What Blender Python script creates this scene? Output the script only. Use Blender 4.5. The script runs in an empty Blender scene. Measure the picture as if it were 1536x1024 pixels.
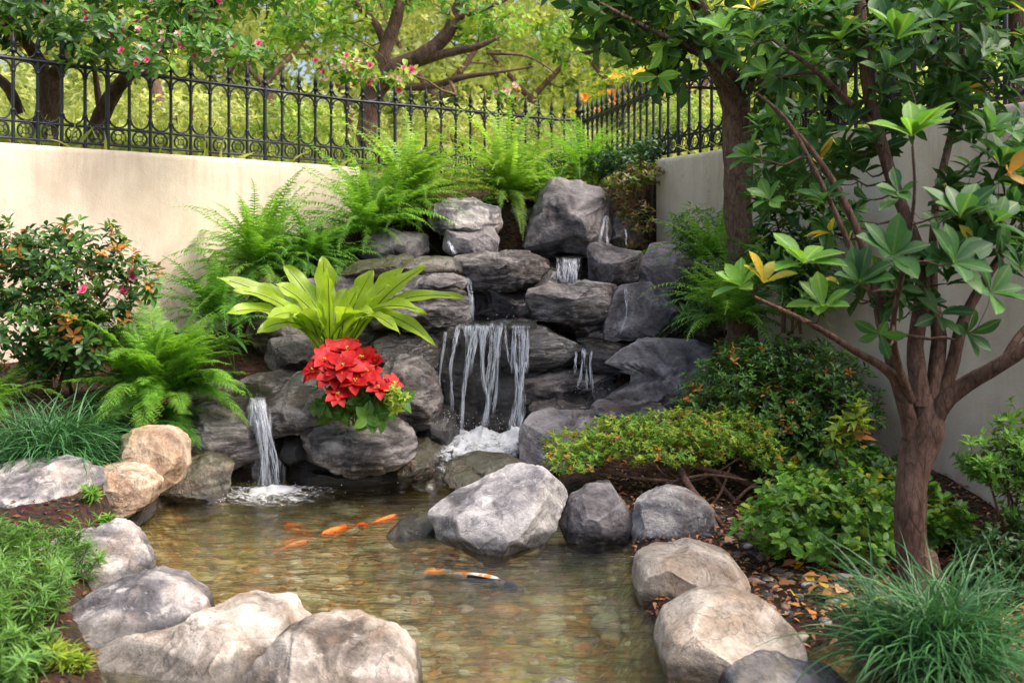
import bpy, bmesh, math, random
import numpy as np
from mathutils import Vector
R = math.radians
rng = np.random.default_rng(7)
random.seed(7)
SC = bpy.context.scene
COL = SC.collection

# ------------------------------------------------------------------ camera, sky, sun, exposure
F = 1493.33            # focal length in pixels of the 1536 px wide frame
H = 1.70               # eye height above the pond
cam = bpy.data.cameras.new('camera'); cam_o = bpy.data.objects.new('camera', cam); COL.objects.link(cam_o)
cam.lens = 35; cam.sensor_width = 36; cam.shift_y = -142/1536
cam_o.location = (0, 0, H); cam_o.rotation_euler = (R(90), 0, 0)
cam.clip_start = 0.05; cam.clip_end = 500
cam.dof.use_dof = True; cam.dof.focus_distance = 6.3; cam.dof.aperture_fstop = 2.6
SC.camera = cam_o
SUN_EL, SUN_AZ = 56, 102     # azimuth measured from +Y (away from the camera) towards +X
W = bpy.data.worlds.new('World'); SC.world = W; W.use_nodes = True
nt = W.node_tree; nt.nodes.clear()
sky = nt.nodes.new('ShaderNodeTexSky'); sky.sky_type = 'NISHITA'; sky.sun_disc = False
sky.sun_elevation = R(SUN_EL); sky.sun_rotation = R(SUN_AZ); sky.dust_density = 7; sky.air_density = 1.0; sky.ozone_density = .6
bg = nt.nodes.new('ShaderNodeBackground'); bg.inputs[1].default_value = 0.15
wo = nt.nodes.new('ShaderNodeOutputWorld')
nt.links.new(sky.outputs[0], bg.inputs[0]); nt.links.new(bg.outputs[0], wo.inputs[0])
sl = bpy.data.lights.new('sun', 'SUN'); sl.energy = 1.4; sl.angle = R(50); sl.color = (1, .95, .88)
so = bpy.data.objects.new('sun', sl); COL.objects.link(so)
sd = Vector((math.sin(R(SUN_AZ))*math.cos(R(SUN_EL)), math.cos(R(SUN_AZ))*math.cos(R(SUN_EL)), math.sin(R(SUN_EL))))
so.rotation_euler = sd.to_track_quat('Z', 'Y').to_euler(); so.location = sd*30
SC.view_settings.view_transform = 'Standard'; SC.view_settings.look = 'None'
SC.view_settings.exposure = 1.18; SC.view_settings.gamma = 1
SC.render.engine = 'CYCLES'
cy = SC.cycles
cy.use_denoising = True
try: cy.denoiser = 'OPENIMAGEDENOISE'
except Exception: pass
cy.max_bounces = 8; cy.transparent_max_bounces = 16; cy.diffuse_bounces = 4; cy.glossy_bounces = 3; cy.transmission_bounces = 6
cy.caustics_reflective = False; cy.caustics_refractive = True; cy.sample_clamp_indirect = 6

# ------------------------------------------------------------------ helpers
def at(px, py, Y): return np.array(((px-768)*Y/F, Y, H-(py-370)*Y/F))
def wl(px, py, z=0.0):
    Y = (H-z)*F/(py-370); return at(px, py, Y)
def unit(v):
    v = np.asarray(v, float); return v/(np.linalg.norm(v, axis=-1, keepdims=True)+1e-12)
def _h(ix, iy, iz, seed):
    n = (ix*374761393 + iy*668265263 + iz*2147483647 + seed*1274126177) & 0xffffffff
    n = ((n ^ (n >> 13))*1274126177) & 0xffffffff
    n = ((n ^ (n >> 15))*2246822519) & 0xffffffff
    return ((n ^ (n >> 16)) & 0xffff)/32767.5-1
def vnoise(p, seed=0):
    p = np.asarray(p, float); i = np.floor(p).astype(np.int64); f = p-i; f = f*f*f*(f*(f*6-15)+10)
    r = 0
    for a in (0, 1):
        for b in (0, 1):
            for c in (0, 1):
                w = (f[..., 0] if a else 1-f[..., 0])*(f[..., 1] if b else 1-f[..., 1])*(f[..., 2] if c else 1-f[..., 2])
                r = r + w*_h(i[..., 0]+a, i[..., 1]+b, i[..., 2]+c*1, seed)
    return r
def fbm(p, seed=0, o=4, gain=.5, ridged=False):
    s = 0; a = 1; p = np.asarray(p, float)
    for k in range(o):
        n = vnoise(p*2**k+17.3*k, seed+k)
        if ridged: n = 1-2*np.abs(n)
        s = s+a*n; a *= gain
    return s

class MB:
    def __init__(s): s.v = []; s.f = []; s.m = []; s.n = 0; s.a = []; s.hasa = False
    def add(s, v, f, m=0, a=None):
        v = np.asarray(v, float).reshape(-1, 3); s.a.append(np.ones(len(v)) if a is None else a); s.hasa |= a is not None; f = np.asarray(f, np.int64)
        s.v.append(v); s.f.append(f+s.n); s.m.append(np.full(len(f), m)); s.n += len(v)
    def mesh(s, name, mats, smooth=True, origin=(0, 0, 0)):
        me = bpy.data.meshes.new(name)
        v = np.concatenate(s.v)-np.asarray(origin)
        lo = np.concatenate([f.ravel() for f in s.f]); cnt = np.concatenate([np.full(len(f), f.shape[1]) for f in s.f])
        st = np.concatenate([[0], np.cumsum(cnt)[:-1]])
        me.vertices.add(len(v)); me.vertices.foreach_set('co', v.ravel().astype(np.float32))
        me.loops.add(len(lo)); me.loops.foreach_set('vertex_index', lo.astype(np.int32))
        me.polygons.add(len(cnt)); me.polygons.foreach_set('loop_start', st.astype(np.int32)); me.polygons.foreach_set('loop_total', cnt.astype(np.int32))
        me.polygons.foreach_set('use_smooth', np.full(len(cnt), smooth))
        if not isinstance(mats, (list, tuple)): mats = [mats]
        for m in mats: me.materials.append(m)
        if len(mats) > 1: me.polygons.foreach_set('material_index', np.concatenate(s.m).astype(np.int32))
        if s.hasa: me.attributes.new('rib', 'FLOAT', 'POINT').data.foreach_set('value', np.concatenate(s.a).astype(np.float32))
        me.update(calc_edges=True)
        return me
    def build(s, name, mats, parent=None, origin=None, smooth=True):
        if parent is not None: origin = np.array(parent.get('_o', (0, 0, 0)))
        if origin is None: origin = (0, 0, 0)
        o = bpy.data.objects.new(name, s.mesh(name, mats, smooth, origin)); COL.objects.link(o)
        if parent is not None: o.parent = parent; o['_o'] = list(map(float, origin))
        else: o.location = origin; o['_o'] = list(map(float, origin))
        return o
def tag(o, label=None, cat=None, group=None, kind=None):
    if label: o['label'] = label
    if cat: o['category'] = cat
    if group: o['group'] = group
    if kind: o['kind'] = kind
    return o
def thing(name, label, cat, loc, group=None):
    o = bpy.data.objects.new(name, None); COL.objects.link(o); o.location = [float(a) for a in loc]; o['_o'] = [float(a) for a in loc]
    o.empty_display_size = .1
    return tag(o, label, cat, group)

def tube(mb, pts, rad, sides=6, m=0, cap=True, jit=0):
    pts = np.asarray(pts, float); n = len(pts); rad = np.broadcast_to(np.asarray(rad, float), (n,))
    t = unit(np.gradient(pts, axis=0)); up = np.array((0., 0, 1)) if abs(t[0, 2]) < .9 else np.array((1., 0, 0))
    fr = []; a = unit(np.cross(t[0], up))
    for k in range(n):
        a = unit(a-t[k]*np.dot(a, t[k])); fr.append((a, np.cross(t[k], a)))
    A = np.array([x[0] for x in fr]); B = np.array([x[1] for x in fr])
    th = np.arange(sides)*2*np.pi/sides
    rr = rad[:, None]*(1+(jit*rng.uniform(-1, 1, (n, sides)) if jit else 0))
    v = pts[:, None]+(A[:, None]*np.cos(th)[None, :, None]+B[:, None]*np.sin(th)[None, :, None])*rr[..., None]
    i = np.arange(n-1)[:, None]*sides; j = np.arange(sides)[None]; j2 = (j+1) % sides
    f = np.stack([i+j, i+j2, i+sides+j2, i+sides+j], -1).reshape(-1, 4)
    mb.add(v, f, m)
    if cap:
        mb.add(np.vstack([v[0], pts[0]]), [[(q+1) % sides, q, sides] for q in range(sides)], m)
        mb.add(np.vstack([v[-1], pts[-1]+t[-1]*rad[-1]*.5]), [[q, (q+1) % sides, sides] for q in range(sides)], m)
def smooth_path(p, n):
    p = np.asarray(p, float); 
    if len(p) == 2: return p[0]+(p[1]-p[0])*np.linspace(0, 1, n)[:, None]
    k = len(p); P = np.vstack([2*p[0]-p[1], p, 2*p[-1]-p[-2]])
    u = np.linspace(0, k-1-1e-9, n); i = u.astype(int); f = (u-i)[:, None]
    a, b, c, d = P[i], P[i+1], P[i+2], P[i+3]
    return .5*((2*b)+(-a+c)*f+(2*a-5*b+4*c-d)*f*f+(-a+3*b-3*c+d)*f**3)

# ---- leaf templates: y along the leaf (0..1), x across, z up
def leaf_t(seg=3, w=.35, fold=.12, curl=.15, shape=1.0, wave=0, back=.5):
    ys = np.linspace(0, 1, seg+1); v = []; f = []
    for k, y in enumerate(ys):
        ww = w*.5*(np.sin(np.pi*min(1, y**back*1.0 if y < 1 else 1))**shape if 0 < y < 1 else .03)
        z = -curl*y*y; wz = wave*math.sin(k*2.1)
        v += [(-ww, y, z+fold*ww*2+wz), (0, y, z), (ww, y, z+fold*ww*2-wz)]
    for k in range(seg):
        a = k*3; f += [(a, a+1, a+4, a+3), (a+1, a+2, a+5, a+4)]
    return np.array(v), np.array(f)
LEAF_S = leaf_t(2, .5, .25, .15)
LEAF_M = leaf_t(4, .42, .2, .25, .9)
LEAF_L = leaf_t(7, .36, .16, .25, .8, 0, .85)
LEAF_N = leaf_t(3, .2, .2, .3)
LEAF_R = leaf_t(5, .62, .12, .15, .6, .0, .85)
def frames(d, roll=None, up=(0, 0, 1)):
    d = unit(d); upv = np.broadcast_to(np.asarray(up, float), d.shape)
    x = unit(np.cross(d, upv+1e-3)); z = np.cross(x, d)
    if roll is not None:
        c = np.cos(roll)[:, None]; s = np.sin(roll)[:, None]
        x, z = x*c+z*s, z*c-x*s
    return x, d, z
def place(mb, T, pos, d, size, roll=None, m=0, wid=1.0):
    V, Fc = T; pos = np.asarray(pos); N = len(pos); x, y, z = frames(d, roll)
    size = np.broadcast_to(np.asarray(size, float), (N,)); wid = np.broadcast_to(np.asarray(wid, float), (N,))
    v = pos[:, None]+(V[None, :, 0, None]*wid[:, None, None]*x[:, None]+V[None, :, 1, None]*y[:, None]+V[None, :, 2, None]*z[:, None])*size[:, None, None]
    f = Fc[None]+(np.arange(N)*len(V))[:, None, None]
    if np.ndim(m) == 0: mb.add(v, f.reshape(-1, Fc.shape[1]), m)
    else:
        mb.add(v, f.reshape(-1, Fc.shape[1]), 0); mb.m[-1] = np.repeat(m, len(Fc))
def rdir(n): return unit(rng.normal(size=(n, 3)))
def rosettes(mb, T, pos, axis, per, size, open_=(.7, 1.3), m=0, var=.3, wid=1.0, spread=.0):
    """leaves radiating round each tip"""
    pos = np.asarray(pos); axis = unit(axis); N = len(pos)
    P = np.repeat(pos, per, 0); A = np.repeat(axis, per, 0)
    x, _, z = frames(A)
    ph = np.tile(np.arange(per)*2.4, N)+np.repeat(rng.uniform(0, 6.3, N), per)+rng.normal(0, .15, N*per)
    op = rng.uniform(open_[0], open_[1], N*per)[:, None]
    rad = x*np.cos(ph)[:, None]+z*np.sin(ph)[:, None]
    d = A*np.cos(op)+rad*np.sin(op)
    s = np.repeat(np.broadcast_to(size, (N,)), per)*rng.uniform(1-var, 1+var*.6, N*per)
    # leaf upper side faces the axis
    V = unit(A-d*np.sum(A*d, 1, keepdims=True))
    X = np.cross(d, V)
    Tv, Tf = T; w = wid
    v = (P+A*(rng.uniform(-1, 1, len(P))*spread)[:, None])[:, None]+(Tv[None, :, 0, None]*w*X[:, None]+Tv[None, :, 1, None]*d[:, None]+Tv[None, :, 2, None]*V[:, None])*s[:, None, None]
    f = Tf[None]+(np.arange(N*per)*len(Tv))[:, None, None]
    mb.add(v, f.reshape(-1, Tf.shape[1]), m, a=np.tile(np.abs(Tv[:, 0])/np.abs(Tv[:, 0]).max(), N*per))

# ------------------------------------------------------------------ materials
class NT:
    def __init__(s, name):
        s.m = bpy.data.materials.new(name); s.m.use_nodes = True; s.t = s.m.node_tree; s.t.nodes.clear()
        s.out = s.N('OutputMaterial')
    def N(s, typ, **kw):
        n = s.t.nodes.new('ShaderNode'+typ)
        for k, v in kw.items():
            if k.startswith('i_'):
                key = k[2:]; key = int(key) if key.isdigit() else key.replace('_', ' ')
                s.set(n.inputs[key], v)
            else: setattr(n, k, v)
        return n
    def set(s, inp, v):
        if hasattr(v, 'is_output') : s.t.links.new(v, inp)
        else: inp.default_value = v
    def noise(s, vec, scale, detail=6, rough=.55, dist=0):
        n = s.N('TexNoise'); s.t.links.new(vec, n.inputs['Vector']); n.inputs['Scale'].default_value = scale
        n.inputs['Detail'].default_value = detail; n.inputs['Roughness'].default_value = rough; n.inputs['Distortion'].default_value = dist
        return n.outputs['Fac']
    def ramp(s, fac, stops, interp='LINEAR'):
        r = s.N('ValToRGB'); s.set(r.inputs[0], fac); r.color_ramp.interpolation = interp
        e = r.color_ramp.elements
        while len(e) < len(stops): e.new(.5)
        for k, (p, c) in enumerate(stops):
            if not isinstance(c, (tuple, list)): c = (c, c, c)
            e[k].position = p; e[k].color = (*c[:3], 1)
        return r.outputs[0]
    def mix(s, f, a, b, mode='MIX'):
        n = s.N('Mix', data_type='RGBA', blend_type=mode); s.set(n.inputs[0], f)
        for i, v in ((6, a), (7, b)):
            if isinstance(v, tuple): v = (*v[:3], 1)
            s.set(n.inputs[i], v)
        return n.outputs[2]
    def math(s, op, a, b=0., c=0., clamp=False):
        n = s.N('Math', operation=op, use_clamp=clamp); s.set(n.inputs[0], a); s.set(n.inputs[1], b); s.set(n.inputs[2], c)
        return n.outputs[0]
    def mapping(s, vec, scale=(1, 1, 1), loc=(0, 0, 0)):
        n = s.N('Mapping'); s.t.links.new(vec, n.inputs[0]); n.inputs['Scale'].default_value = scale
        if isinstance(loc, tuple): n.inputs['Location'].default_value = loc
        else: s.t.links.new(loc, n.inputs['Location'])
        return n.outputs[0]
    def bump(s, h, strength=.5, dist=.02, normal=None):
        n = s.N('Bump'); s.set(n.inputs['Height'], h); n.inputs['Strength'].default_value = strength; n.inputs['Distance'].default_value = dist
        if normal is not None: s.set(n.inputs['Normal'], normal)
        return n.outputs[0]
    def done(s, sh): s.t.links.new(sh, s.out.inputs[0]); return s.m
    def bsdf(s, **kw):
        n = s.N('BsdfPrincipled')
        for k, v in kw.items():
            k = k.replace('_', ' ')
            if isinstance(v, tuple) and len(v) == 3: v = (*v, 1)
            s.set(n.inputs[k], v)
        return n.outputs[0]

def leaf_mat(name, cols, trans=.35, rough=.45, spec=.4, tgain=1.5, var=.25, nscale=3.0, vein=None):
    t = NT(name); g = t.N('NewGeometry')
    k = len(cols); c = t.ramp(g.outputs['Random Per Island'], [(i/max(1, k-1)*.999, col) for i, col in enumerate(cols)])
    tc = t.N('TexCoord'); n = t.noise(tc.outputs['Object'], nscale, 3)
    c = t.mix(1, c, t.ramp(n, [(.3, 1-var), (.7, 1+var)]), 'MULTIPLY')
    rb = t.N('Attribute', attribute_name='rib')
    if vein: c = t.mix(t.ramp(rb.outputs['Fac'], [(0, .75), (.09, .55), (.16, 0.)]), c, vein)
    n2 = t.noise(tc.outputs['Object'], 60, 2)
    c = t.mix(.35, c, t.ramp(n2, [(.3, .75), (.7, 1.25)]), 'MULTIPLY')
    p = t.bsdf(Base_Color=c, Roughness=rough, Specular_IOR_Level=spec)
    tr = t.N('BsdfTranslucent'); tcol = t.mix(1, c, (tgain, tgain*1.0, tgain*.55), 'MULTIPLY'); t.set(tr.inputs[0], tcol)
    mx = t.N('MixShader'); mx.inputs[0].default_value = trans; t.t.links.new(p, mx.inputs[1]); t.t.links.new(tr.outputs[0], mx.inputs[2])
    return t.done(mx.outputs[0])
def flat_mat(name, col, rough=.5, spec=.5, nscale=20, var=.2, bump=0, metal=0):
    t = NT(name); tc = t.N('TexCoord'); n = t.noise(tc.outputs['Object'], nscale, 5)
    c = t.mix(1, col, t.ramp(n, [(.25, 1-var), (.75, 1+var)]), 'MULTIPLY')
    kw = dict(Base_Color=c, Roughness=rough, Specular_IOR_Level=spec, Metallic=metal)
    if bump: kw['Normal'] = t.bump(n, bump, .01)
    return t.done(t.bsdf(**kw))
def bark_mat(name, dark, light, sc=14, patch=None):
    t = NT(name); tc = t.N('TexCoord'); v = t.mapping(tc.outputs['Object'], (1, 1, .35))
    n = t.noise(v, sc, 9, .65, .8); n2 = t.noise(tc.outputs['Object'], 4, 4)
    c = t.ramp(n, [(.3, dark), (.55, tuple((a+b)/2 for a, b in zip(dark, light))), (.72, light)])
    if patch: c = t.mix(t.ramp(n2, [(.5, 0.), (.62, .7)]), c, patch)
    n4 = t.noise(v, sc*3.3, 8, .75, .3); c = t.mix(.75, c, t.ramp(n4, [(.32, .45), (.5, 1.), (.68, 1.6)]), 'MULTIPLY')
    vo = t.N('TexVoronoi', feature='DISTANCE_TO_EDGE'); t.set(vo.inputs['Vector'], t.mapping(v, (1, 1, .6))); vo.inputs['Scale'].default_value = sc*1.3
    ck = t.ramp(vo.outputs['Distance'], [(0, 0.), (.06, 1.)]); c = t.mix(.4, c, ck, 'MULTIPLY')
    h = t.math('ADD', t.math('ADD', n, t.math('MULTIPLY', n4, 1.2)), t.math('MULTIPLY', ck, .15))
    return t.done(t.bsdf(Base_Color=c, Roughness=.8, Specular_IOR_Level=.25, Normal=t.bump(h, .9, .02)))
def rock_mat(name, dark, mid, light, tint=None, tint_amt=.5, rough=.7, moss=0, mosscol=(.09, .11, .015), strat=1.0, scale=1.0, bump=.8, wet=False, spec=.35, lichen=0, topl=0):
    t = NT(name); tc = t.N('TexCoord'); oi = t.N('ObjectInfo')
    off = t.N('CombineXYZ'); r = t.math('MULTIPLY', oi.outputs['Random'], 37.)
    for i in range(3): t.set(off.inputs[i], r)
    va = t.N('VectorMath', operation='ADD'); t.set(va.inputs[0], tc.outputs['Object']); t.set(va.inputs[1], off.outputs[0])
    v = va.outputs[0]; vs = t.mapping(v, (1, 1, strat))
    n1 = t.noise(vs, 3.2*scale, 12, .62, .7)
    c = t.ramp(n1, [(.34, dark), (.46, mid), (.58, light), (.74, tuple(min(1, a*1.15) for a in light))])
    n0 = t.noise(v, 1.7*scale, 5, .5, .4)
    c = t.mix(1, c, t.ramp(n0, [(.3, .72), (.7, 1.25)]), 'MULTIPLY')
    if tint:
        n2 = t.noise(v, 2.4*scale, 8, .6, 1.2)
        c = t.mix(t.math('MULTIPLY', t.ramp(n2, [(.5, 0.), (.66, 1.)]), tint_amt), c, tint)
    # fine speckle and pits
    n3 = t.noise(v, 55*scale, 6, .7)
    c = t.mix(.6, c, t.ramp(n3, [(.3, .6), (.5, 1.), (.72, 1.35)]), 'MULTIPLY')
    # thin dark cracks
    n4 = t.noise(vs, 4.5*scale, 6, .55, 1.5)
    crack = t.math('ABSOLUTE', t.math('SUBTRACT', n4, .5))
    ck = t.ramp(crack, [(0., 0.), (.018, 1.)])
    n4m = t.ramp(n0, [(.45, 1.), (.55, 0.)])
    ckm = t.math('MAXIMUM', ck, n4m)
    c = t.mix(1, c, t.ramp(ckm, [(0, .66), (1, 1.)]), 'MULTIPLY')
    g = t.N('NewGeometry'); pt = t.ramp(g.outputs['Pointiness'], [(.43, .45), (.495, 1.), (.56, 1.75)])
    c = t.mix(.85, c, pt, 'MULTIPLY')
    if lichen:
        n6 = t.noise(v, 11*scale, 8, .7, .5)
        c = t.mix(t.math('MULTIPLY', t.ramp(n6, [(.56, 0.), (.63, 1.)]), lichen), c, tuple(min(.85, a*1.25+.08) for a in light))
    sep = t.N('SeparateXYZ'); t.set(sep.inputs[0], g.outputs['Normal'])
    if moss:
        n5 = t.noise(v, 7, 8, .7)
        mm = t.math('MULTIPLY_ADD', sep.outputs[2], .35, n5)
        mm = t.ramp(mm, [(.72-.3*moss, 0.), (.84-.3*moss, 1.)])
        c = t.mix(mm, c, t.mix(t.noise(v, 30, 4), mosscol, tuple(a*2.3 for a in mosscol)))
    # the wet band just above the pond
    sp = t.N('SeparateXYZ'); t.set(sp.inputs[0], g.outputs['Position'])
    edge = t.math('ADD', sp.outputs[2], t.math('MULTIPLY', n1, -.10))
    wb = t.ramp(edge, [(0.0, 0.), (.03, 1.)])
    c = t.mix(1, c, t.ramp(wb, [(0, .38), (1, 1.)]), 'MULTIPLY')
    rg = t.mix(wb, (.12,)*3, (rough,)*3)
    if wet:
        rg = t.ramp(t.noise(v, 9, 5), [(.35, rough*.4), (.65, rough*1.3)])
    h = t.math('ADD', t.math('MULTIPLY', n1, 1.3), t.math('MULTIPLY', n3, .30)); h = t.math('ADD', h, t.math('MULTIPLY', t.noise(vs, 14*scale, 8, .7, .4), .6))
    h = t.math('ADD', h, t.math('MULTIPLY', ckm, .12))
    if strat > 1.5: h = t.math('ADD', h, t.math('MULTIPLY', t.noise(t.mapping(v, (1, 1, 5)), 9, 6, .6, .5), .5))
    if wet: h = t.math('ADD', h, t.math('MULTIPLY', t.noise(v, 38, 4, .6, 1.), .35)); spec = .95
    return t.done(t.bsdf(Coat_Weight=(.2 if moss else .35) if wet else 0., Coat_Roughness=.1, Base_Color=c, Roughness=rg, Specular_IOR_Level=spec, Normal=t.bump(h, bump, .045)))

M = {}
M['slate'] = rock_mat('slate_stone', (.022, .019, .019), (.072, .063, .062), (.25, .228, .222), (.16, .12, .09), .35, .55, strat=2.4, lichen=.35)
M['slate2'] = rock_mat('slate_stone_plain', (.030, .026, .029), (.082, .073, .077), (.20, .183, .188), None, .3, .6, strat=1.3, lichen=.15, bump=.7)
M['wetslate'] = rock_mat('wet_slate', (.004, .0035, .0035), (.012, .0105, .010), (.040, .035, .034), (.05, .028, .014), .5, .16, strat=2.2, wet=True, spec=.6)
M['wetmoss'] = rock_mat('wet_mossy_stone', (.015, .011, .008), (.045, .034, .022), (.12, .09, .06), (.13, .055, .015), .6, .25, moss=.30, mosscol=(.028, .026, .008), wet=True, spec=.6)
M['gray'] = rock_mat('grey_boulder_stone', (.05, .047, .055), (.17, .16, .17), (.45, .42, .40), (.32, .25, .2), .5, .7, lichen=.5)
M['lightgray'] = rock_mat('pale_grey_stone', (.10, .093, .10), (.28, .26, .262), (.55, .52, .50), (.2, .19, .22), .6, .7, lichen=.5)
M['cream'] = rock_mat('cream_boulder_stone', (.10, .08, .066), (.28, .24, .205), (.52, .47, .42), (.40, .25, .15), .4, .75, lichen=.45)
M['tan'] = rock_mat('tan_boulder_stone', (.16, .125, .095), (.37, .30, .24), (.55, .475, .40), (.38, .24, .14), .35, .75, lichen=.25)
M['bronze'] = rock_mat('orange_tan_stone', (.14, .09, .06), (.31, .22, .155), (.50, .40, .30), (.40, .22, .10), .4, .65)
M['darkgray'] = rock_mat('dark_grey_stone', (.05, .05, .06), (.12, .12, .14), (.25, .24, .26), (.3, .24, .12), .4, .5, lichen=.3)
M['bark'] = bark_mat('bark', (.07, .036, .026), (.30, .185, .14), 16, (.22, .135, .105))
M['bark2'] = bark_mat('rough_bark', (.09, .05, .035), (.36, .24, .18), 22)
M['bark3'] = bark_mat('dark_bark', (.03, .018, .012), (.15, .09, .06), 14)
M['twig'] = flat_mat('twig_wood', (.13, .07, .04), .8, .2, 30, .4, .3)
M['twig_l'] = flat_mat('pale_twig_wood', (.30, .17, .10), .75, .2, 30, .35, .3)
M['stemgreen'] = flat_mat('green_stem', (.14, .2, .04), .6, .3)
# ------------------------------------------------------------------ ground, pond, walls
WALLTOP = 2.55
LW = [np.array((-6.6, 5.55)), np.array((-4.17, 8.1)), np.array((-1.62, 10.6)), ]       # left wall line (its visible face)
CORNER = np.array((.83, 12.4))
RW = [np.array((1.40, 9.65)), np.array((3.02, 5.75)), np.array((3.75, 3.9))]
FENCE = np.array([LW[0], LW[1], LW[2], CORNER, RW[0], RW[1], RW[2], (8, 3)])
FOFF = np.array([(-.09, .1), (-.09, .1), (-.09, .1), (0, .1), (.14, .1), (.14, .06), (.14, .06), (.1, .1)])
POND_PX = [(190, 805), (210, 765), (330, 722), (450, 712), (620, 708), (770, 716), (860, 765), (950, 815), (962, 880), (990, 960), (1100, 985), (1290, 960), (1330, 1010), (1290, 1150), (260, 1190), (150, 1080), (125, 930), (140, 860)]
POND = np.array([wl(x, y)[:2] for x, y in POND_PX])
def inside(P, x, y):
    c = np.zeros(x.shape, bool); n = len(P)
    for i in range(n):
        x1, y1 = P[i]; x2, y2 = P[(i+1) % n]
        c ^= ((y1 > y) != (y2 > y)) & (x < (x2-x1)*(y-y1)/(y2-y1+1e-12)+x1)
    return c
def segdist(P, x, y, closed=True):
    d = np.full(x.shape, 1e9); n = len(P)
    for i in range(n if closed else n-1):
        a = P[i]; b = P[(i+1) % n]; ab = b-a
        t = np.clip(((x-a[0])*ab[0]+(y-a[1])*ab[1])/(ab@ab), 0, 1)
        d = np.minimum(d, np.hypot(x-a[0]-t*ab[0], y-a[1]-t*ab[1]))
    return d
CP = [(100, 590, 7.2), (0, 560, 7.6), (300, 500, 9.2), (200, 500, 8.6), (450, 425, 9.7), (560, 330, 10.2), (620, 302, 10.2), (760, 300, 10.2), (880, 275, 10.5), (700, 388, 9.4), (940, 368, 9.7),
      (520, 400, 9.3), (80, 705, 6.3), (0, 730, 5.9), (40, 930, 4.3), (0, 1010, 3.6), (-200, 900, 4.5), (240, 640, 7.1), (330, 600, 7.5), (400, 590, 7.7), (470, 560, 7.9), (560, 560, 8.0), (600, 480, 8.5),
      (1000, 790, 5.8), (1150, 880, 4.85), (1250, 880, 4.7), (1300, 940, 4.2), (1480, 1010, 3.8), (1480, 830, 5.3), (1150, 760, 6.2), (1250, 700, 6.7), (1100, 640, 7.3), (1110, 525, 7.75), (1050, 500, 8.3), (1000, 440, 9.1),
      (1180, 560, 7.5), (950, 730, 6.5), (900, 640, 7.4), (820, 680, 7.7), (730, 705, 7.75), (640, 700, 7.7), (560, 680, 7.4), (730, 600, 8.7), (830, 600, 8.7), (950, 560, 8.3), (730, 700, 8.1), (780, 690, 8.3), (680, 690, 8.3),
      (350, 700, 7.05), (500, 690, 7.05), (1700, 1000, 4), (820, 1300, 2.4), (300, 1300, 2.4), (1200, 1300, 2.4), (760, 735, 7.25), (680, 735, 7.2), (720, 725, 7.45), (760, 470, 9.2), (850, 450, 9.2)]
CPW = np.array([at(*c) for c in CP])
def ground_z(x, y):
    x = np.asarray(x, float); y = np.asarray(y, float)
    d2 = (x[..., None]-CPW[:, 0])**2+(y[..., None]-CPW[:, 1])**2+.02
    w = d2**-2.2; z = (w*CPW[:, 2]).sum(-1)/w.sum(-1)
    z = z+.02*vnoise(np.stack([x*2.3, y*2.3, 0*x], -1), 3)+.008*vnoise(np.stack([x*9, y*9, 0*x], -1), 4)
    # pond basin and the shallow stream pool under the main fall
    ins = inside(POND, x, y); sd = segdist(POND, x, y)*np.where(ins, 1, -1)
    bed = -.30-.03*vnoise(np.stack([x*1.7, y*1.7, 0*x], -1), 8)
    k = np.clip((sd+.10)/.38, 0, 1); k = k*k*(3-2*k)
    z = np.where(sd > -.10, np.minimum(z, .12)*(1-k)+bed*k, z)
    # behind the walls: high garden that climbs away
    beyond = inside(np.vstack([FENCE+FOFF, [(60, 3), (60, 90), (-60, 90), (-60, -10), (-6.6, -10)]]), x, y)
    fd = segdist(FENCE, x, y, False)
    zb = 2.42+.15*np.clip(fd, 0, 3)*.5+np.clip(fd-2, 0, 60)*.16+.12*vnoise(np.stack([x*.5, y*.5, 0*x], -1), 5)
    return np.where(beyond, zb, np.minimum(z, 2.4))
gx = np.concatenate([np.linspace(-60, -7, 18)[:-1], np.linspace(-7, 4.2, 225), np.linspace(4.2, 60, 20)[1:]])
gy = np.concatenate([np.linspace(-12, 2, 8)[:-1], np.linspace(2, 13.5, 231), np.linspace(13.5, 90, 36)[1:]])
GX, GY = np.meshgrid(gx, gy); GZ = ground_z(GX, GY)
def grid_faces(ny, nx):
    i = np.arange(ny-1)[:, None]*nx+np.arange(nx-1)[None]
    return np.stack([i, i+1, i+nx+1, i+nx], -1).reshape(-1, 4)

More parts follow.
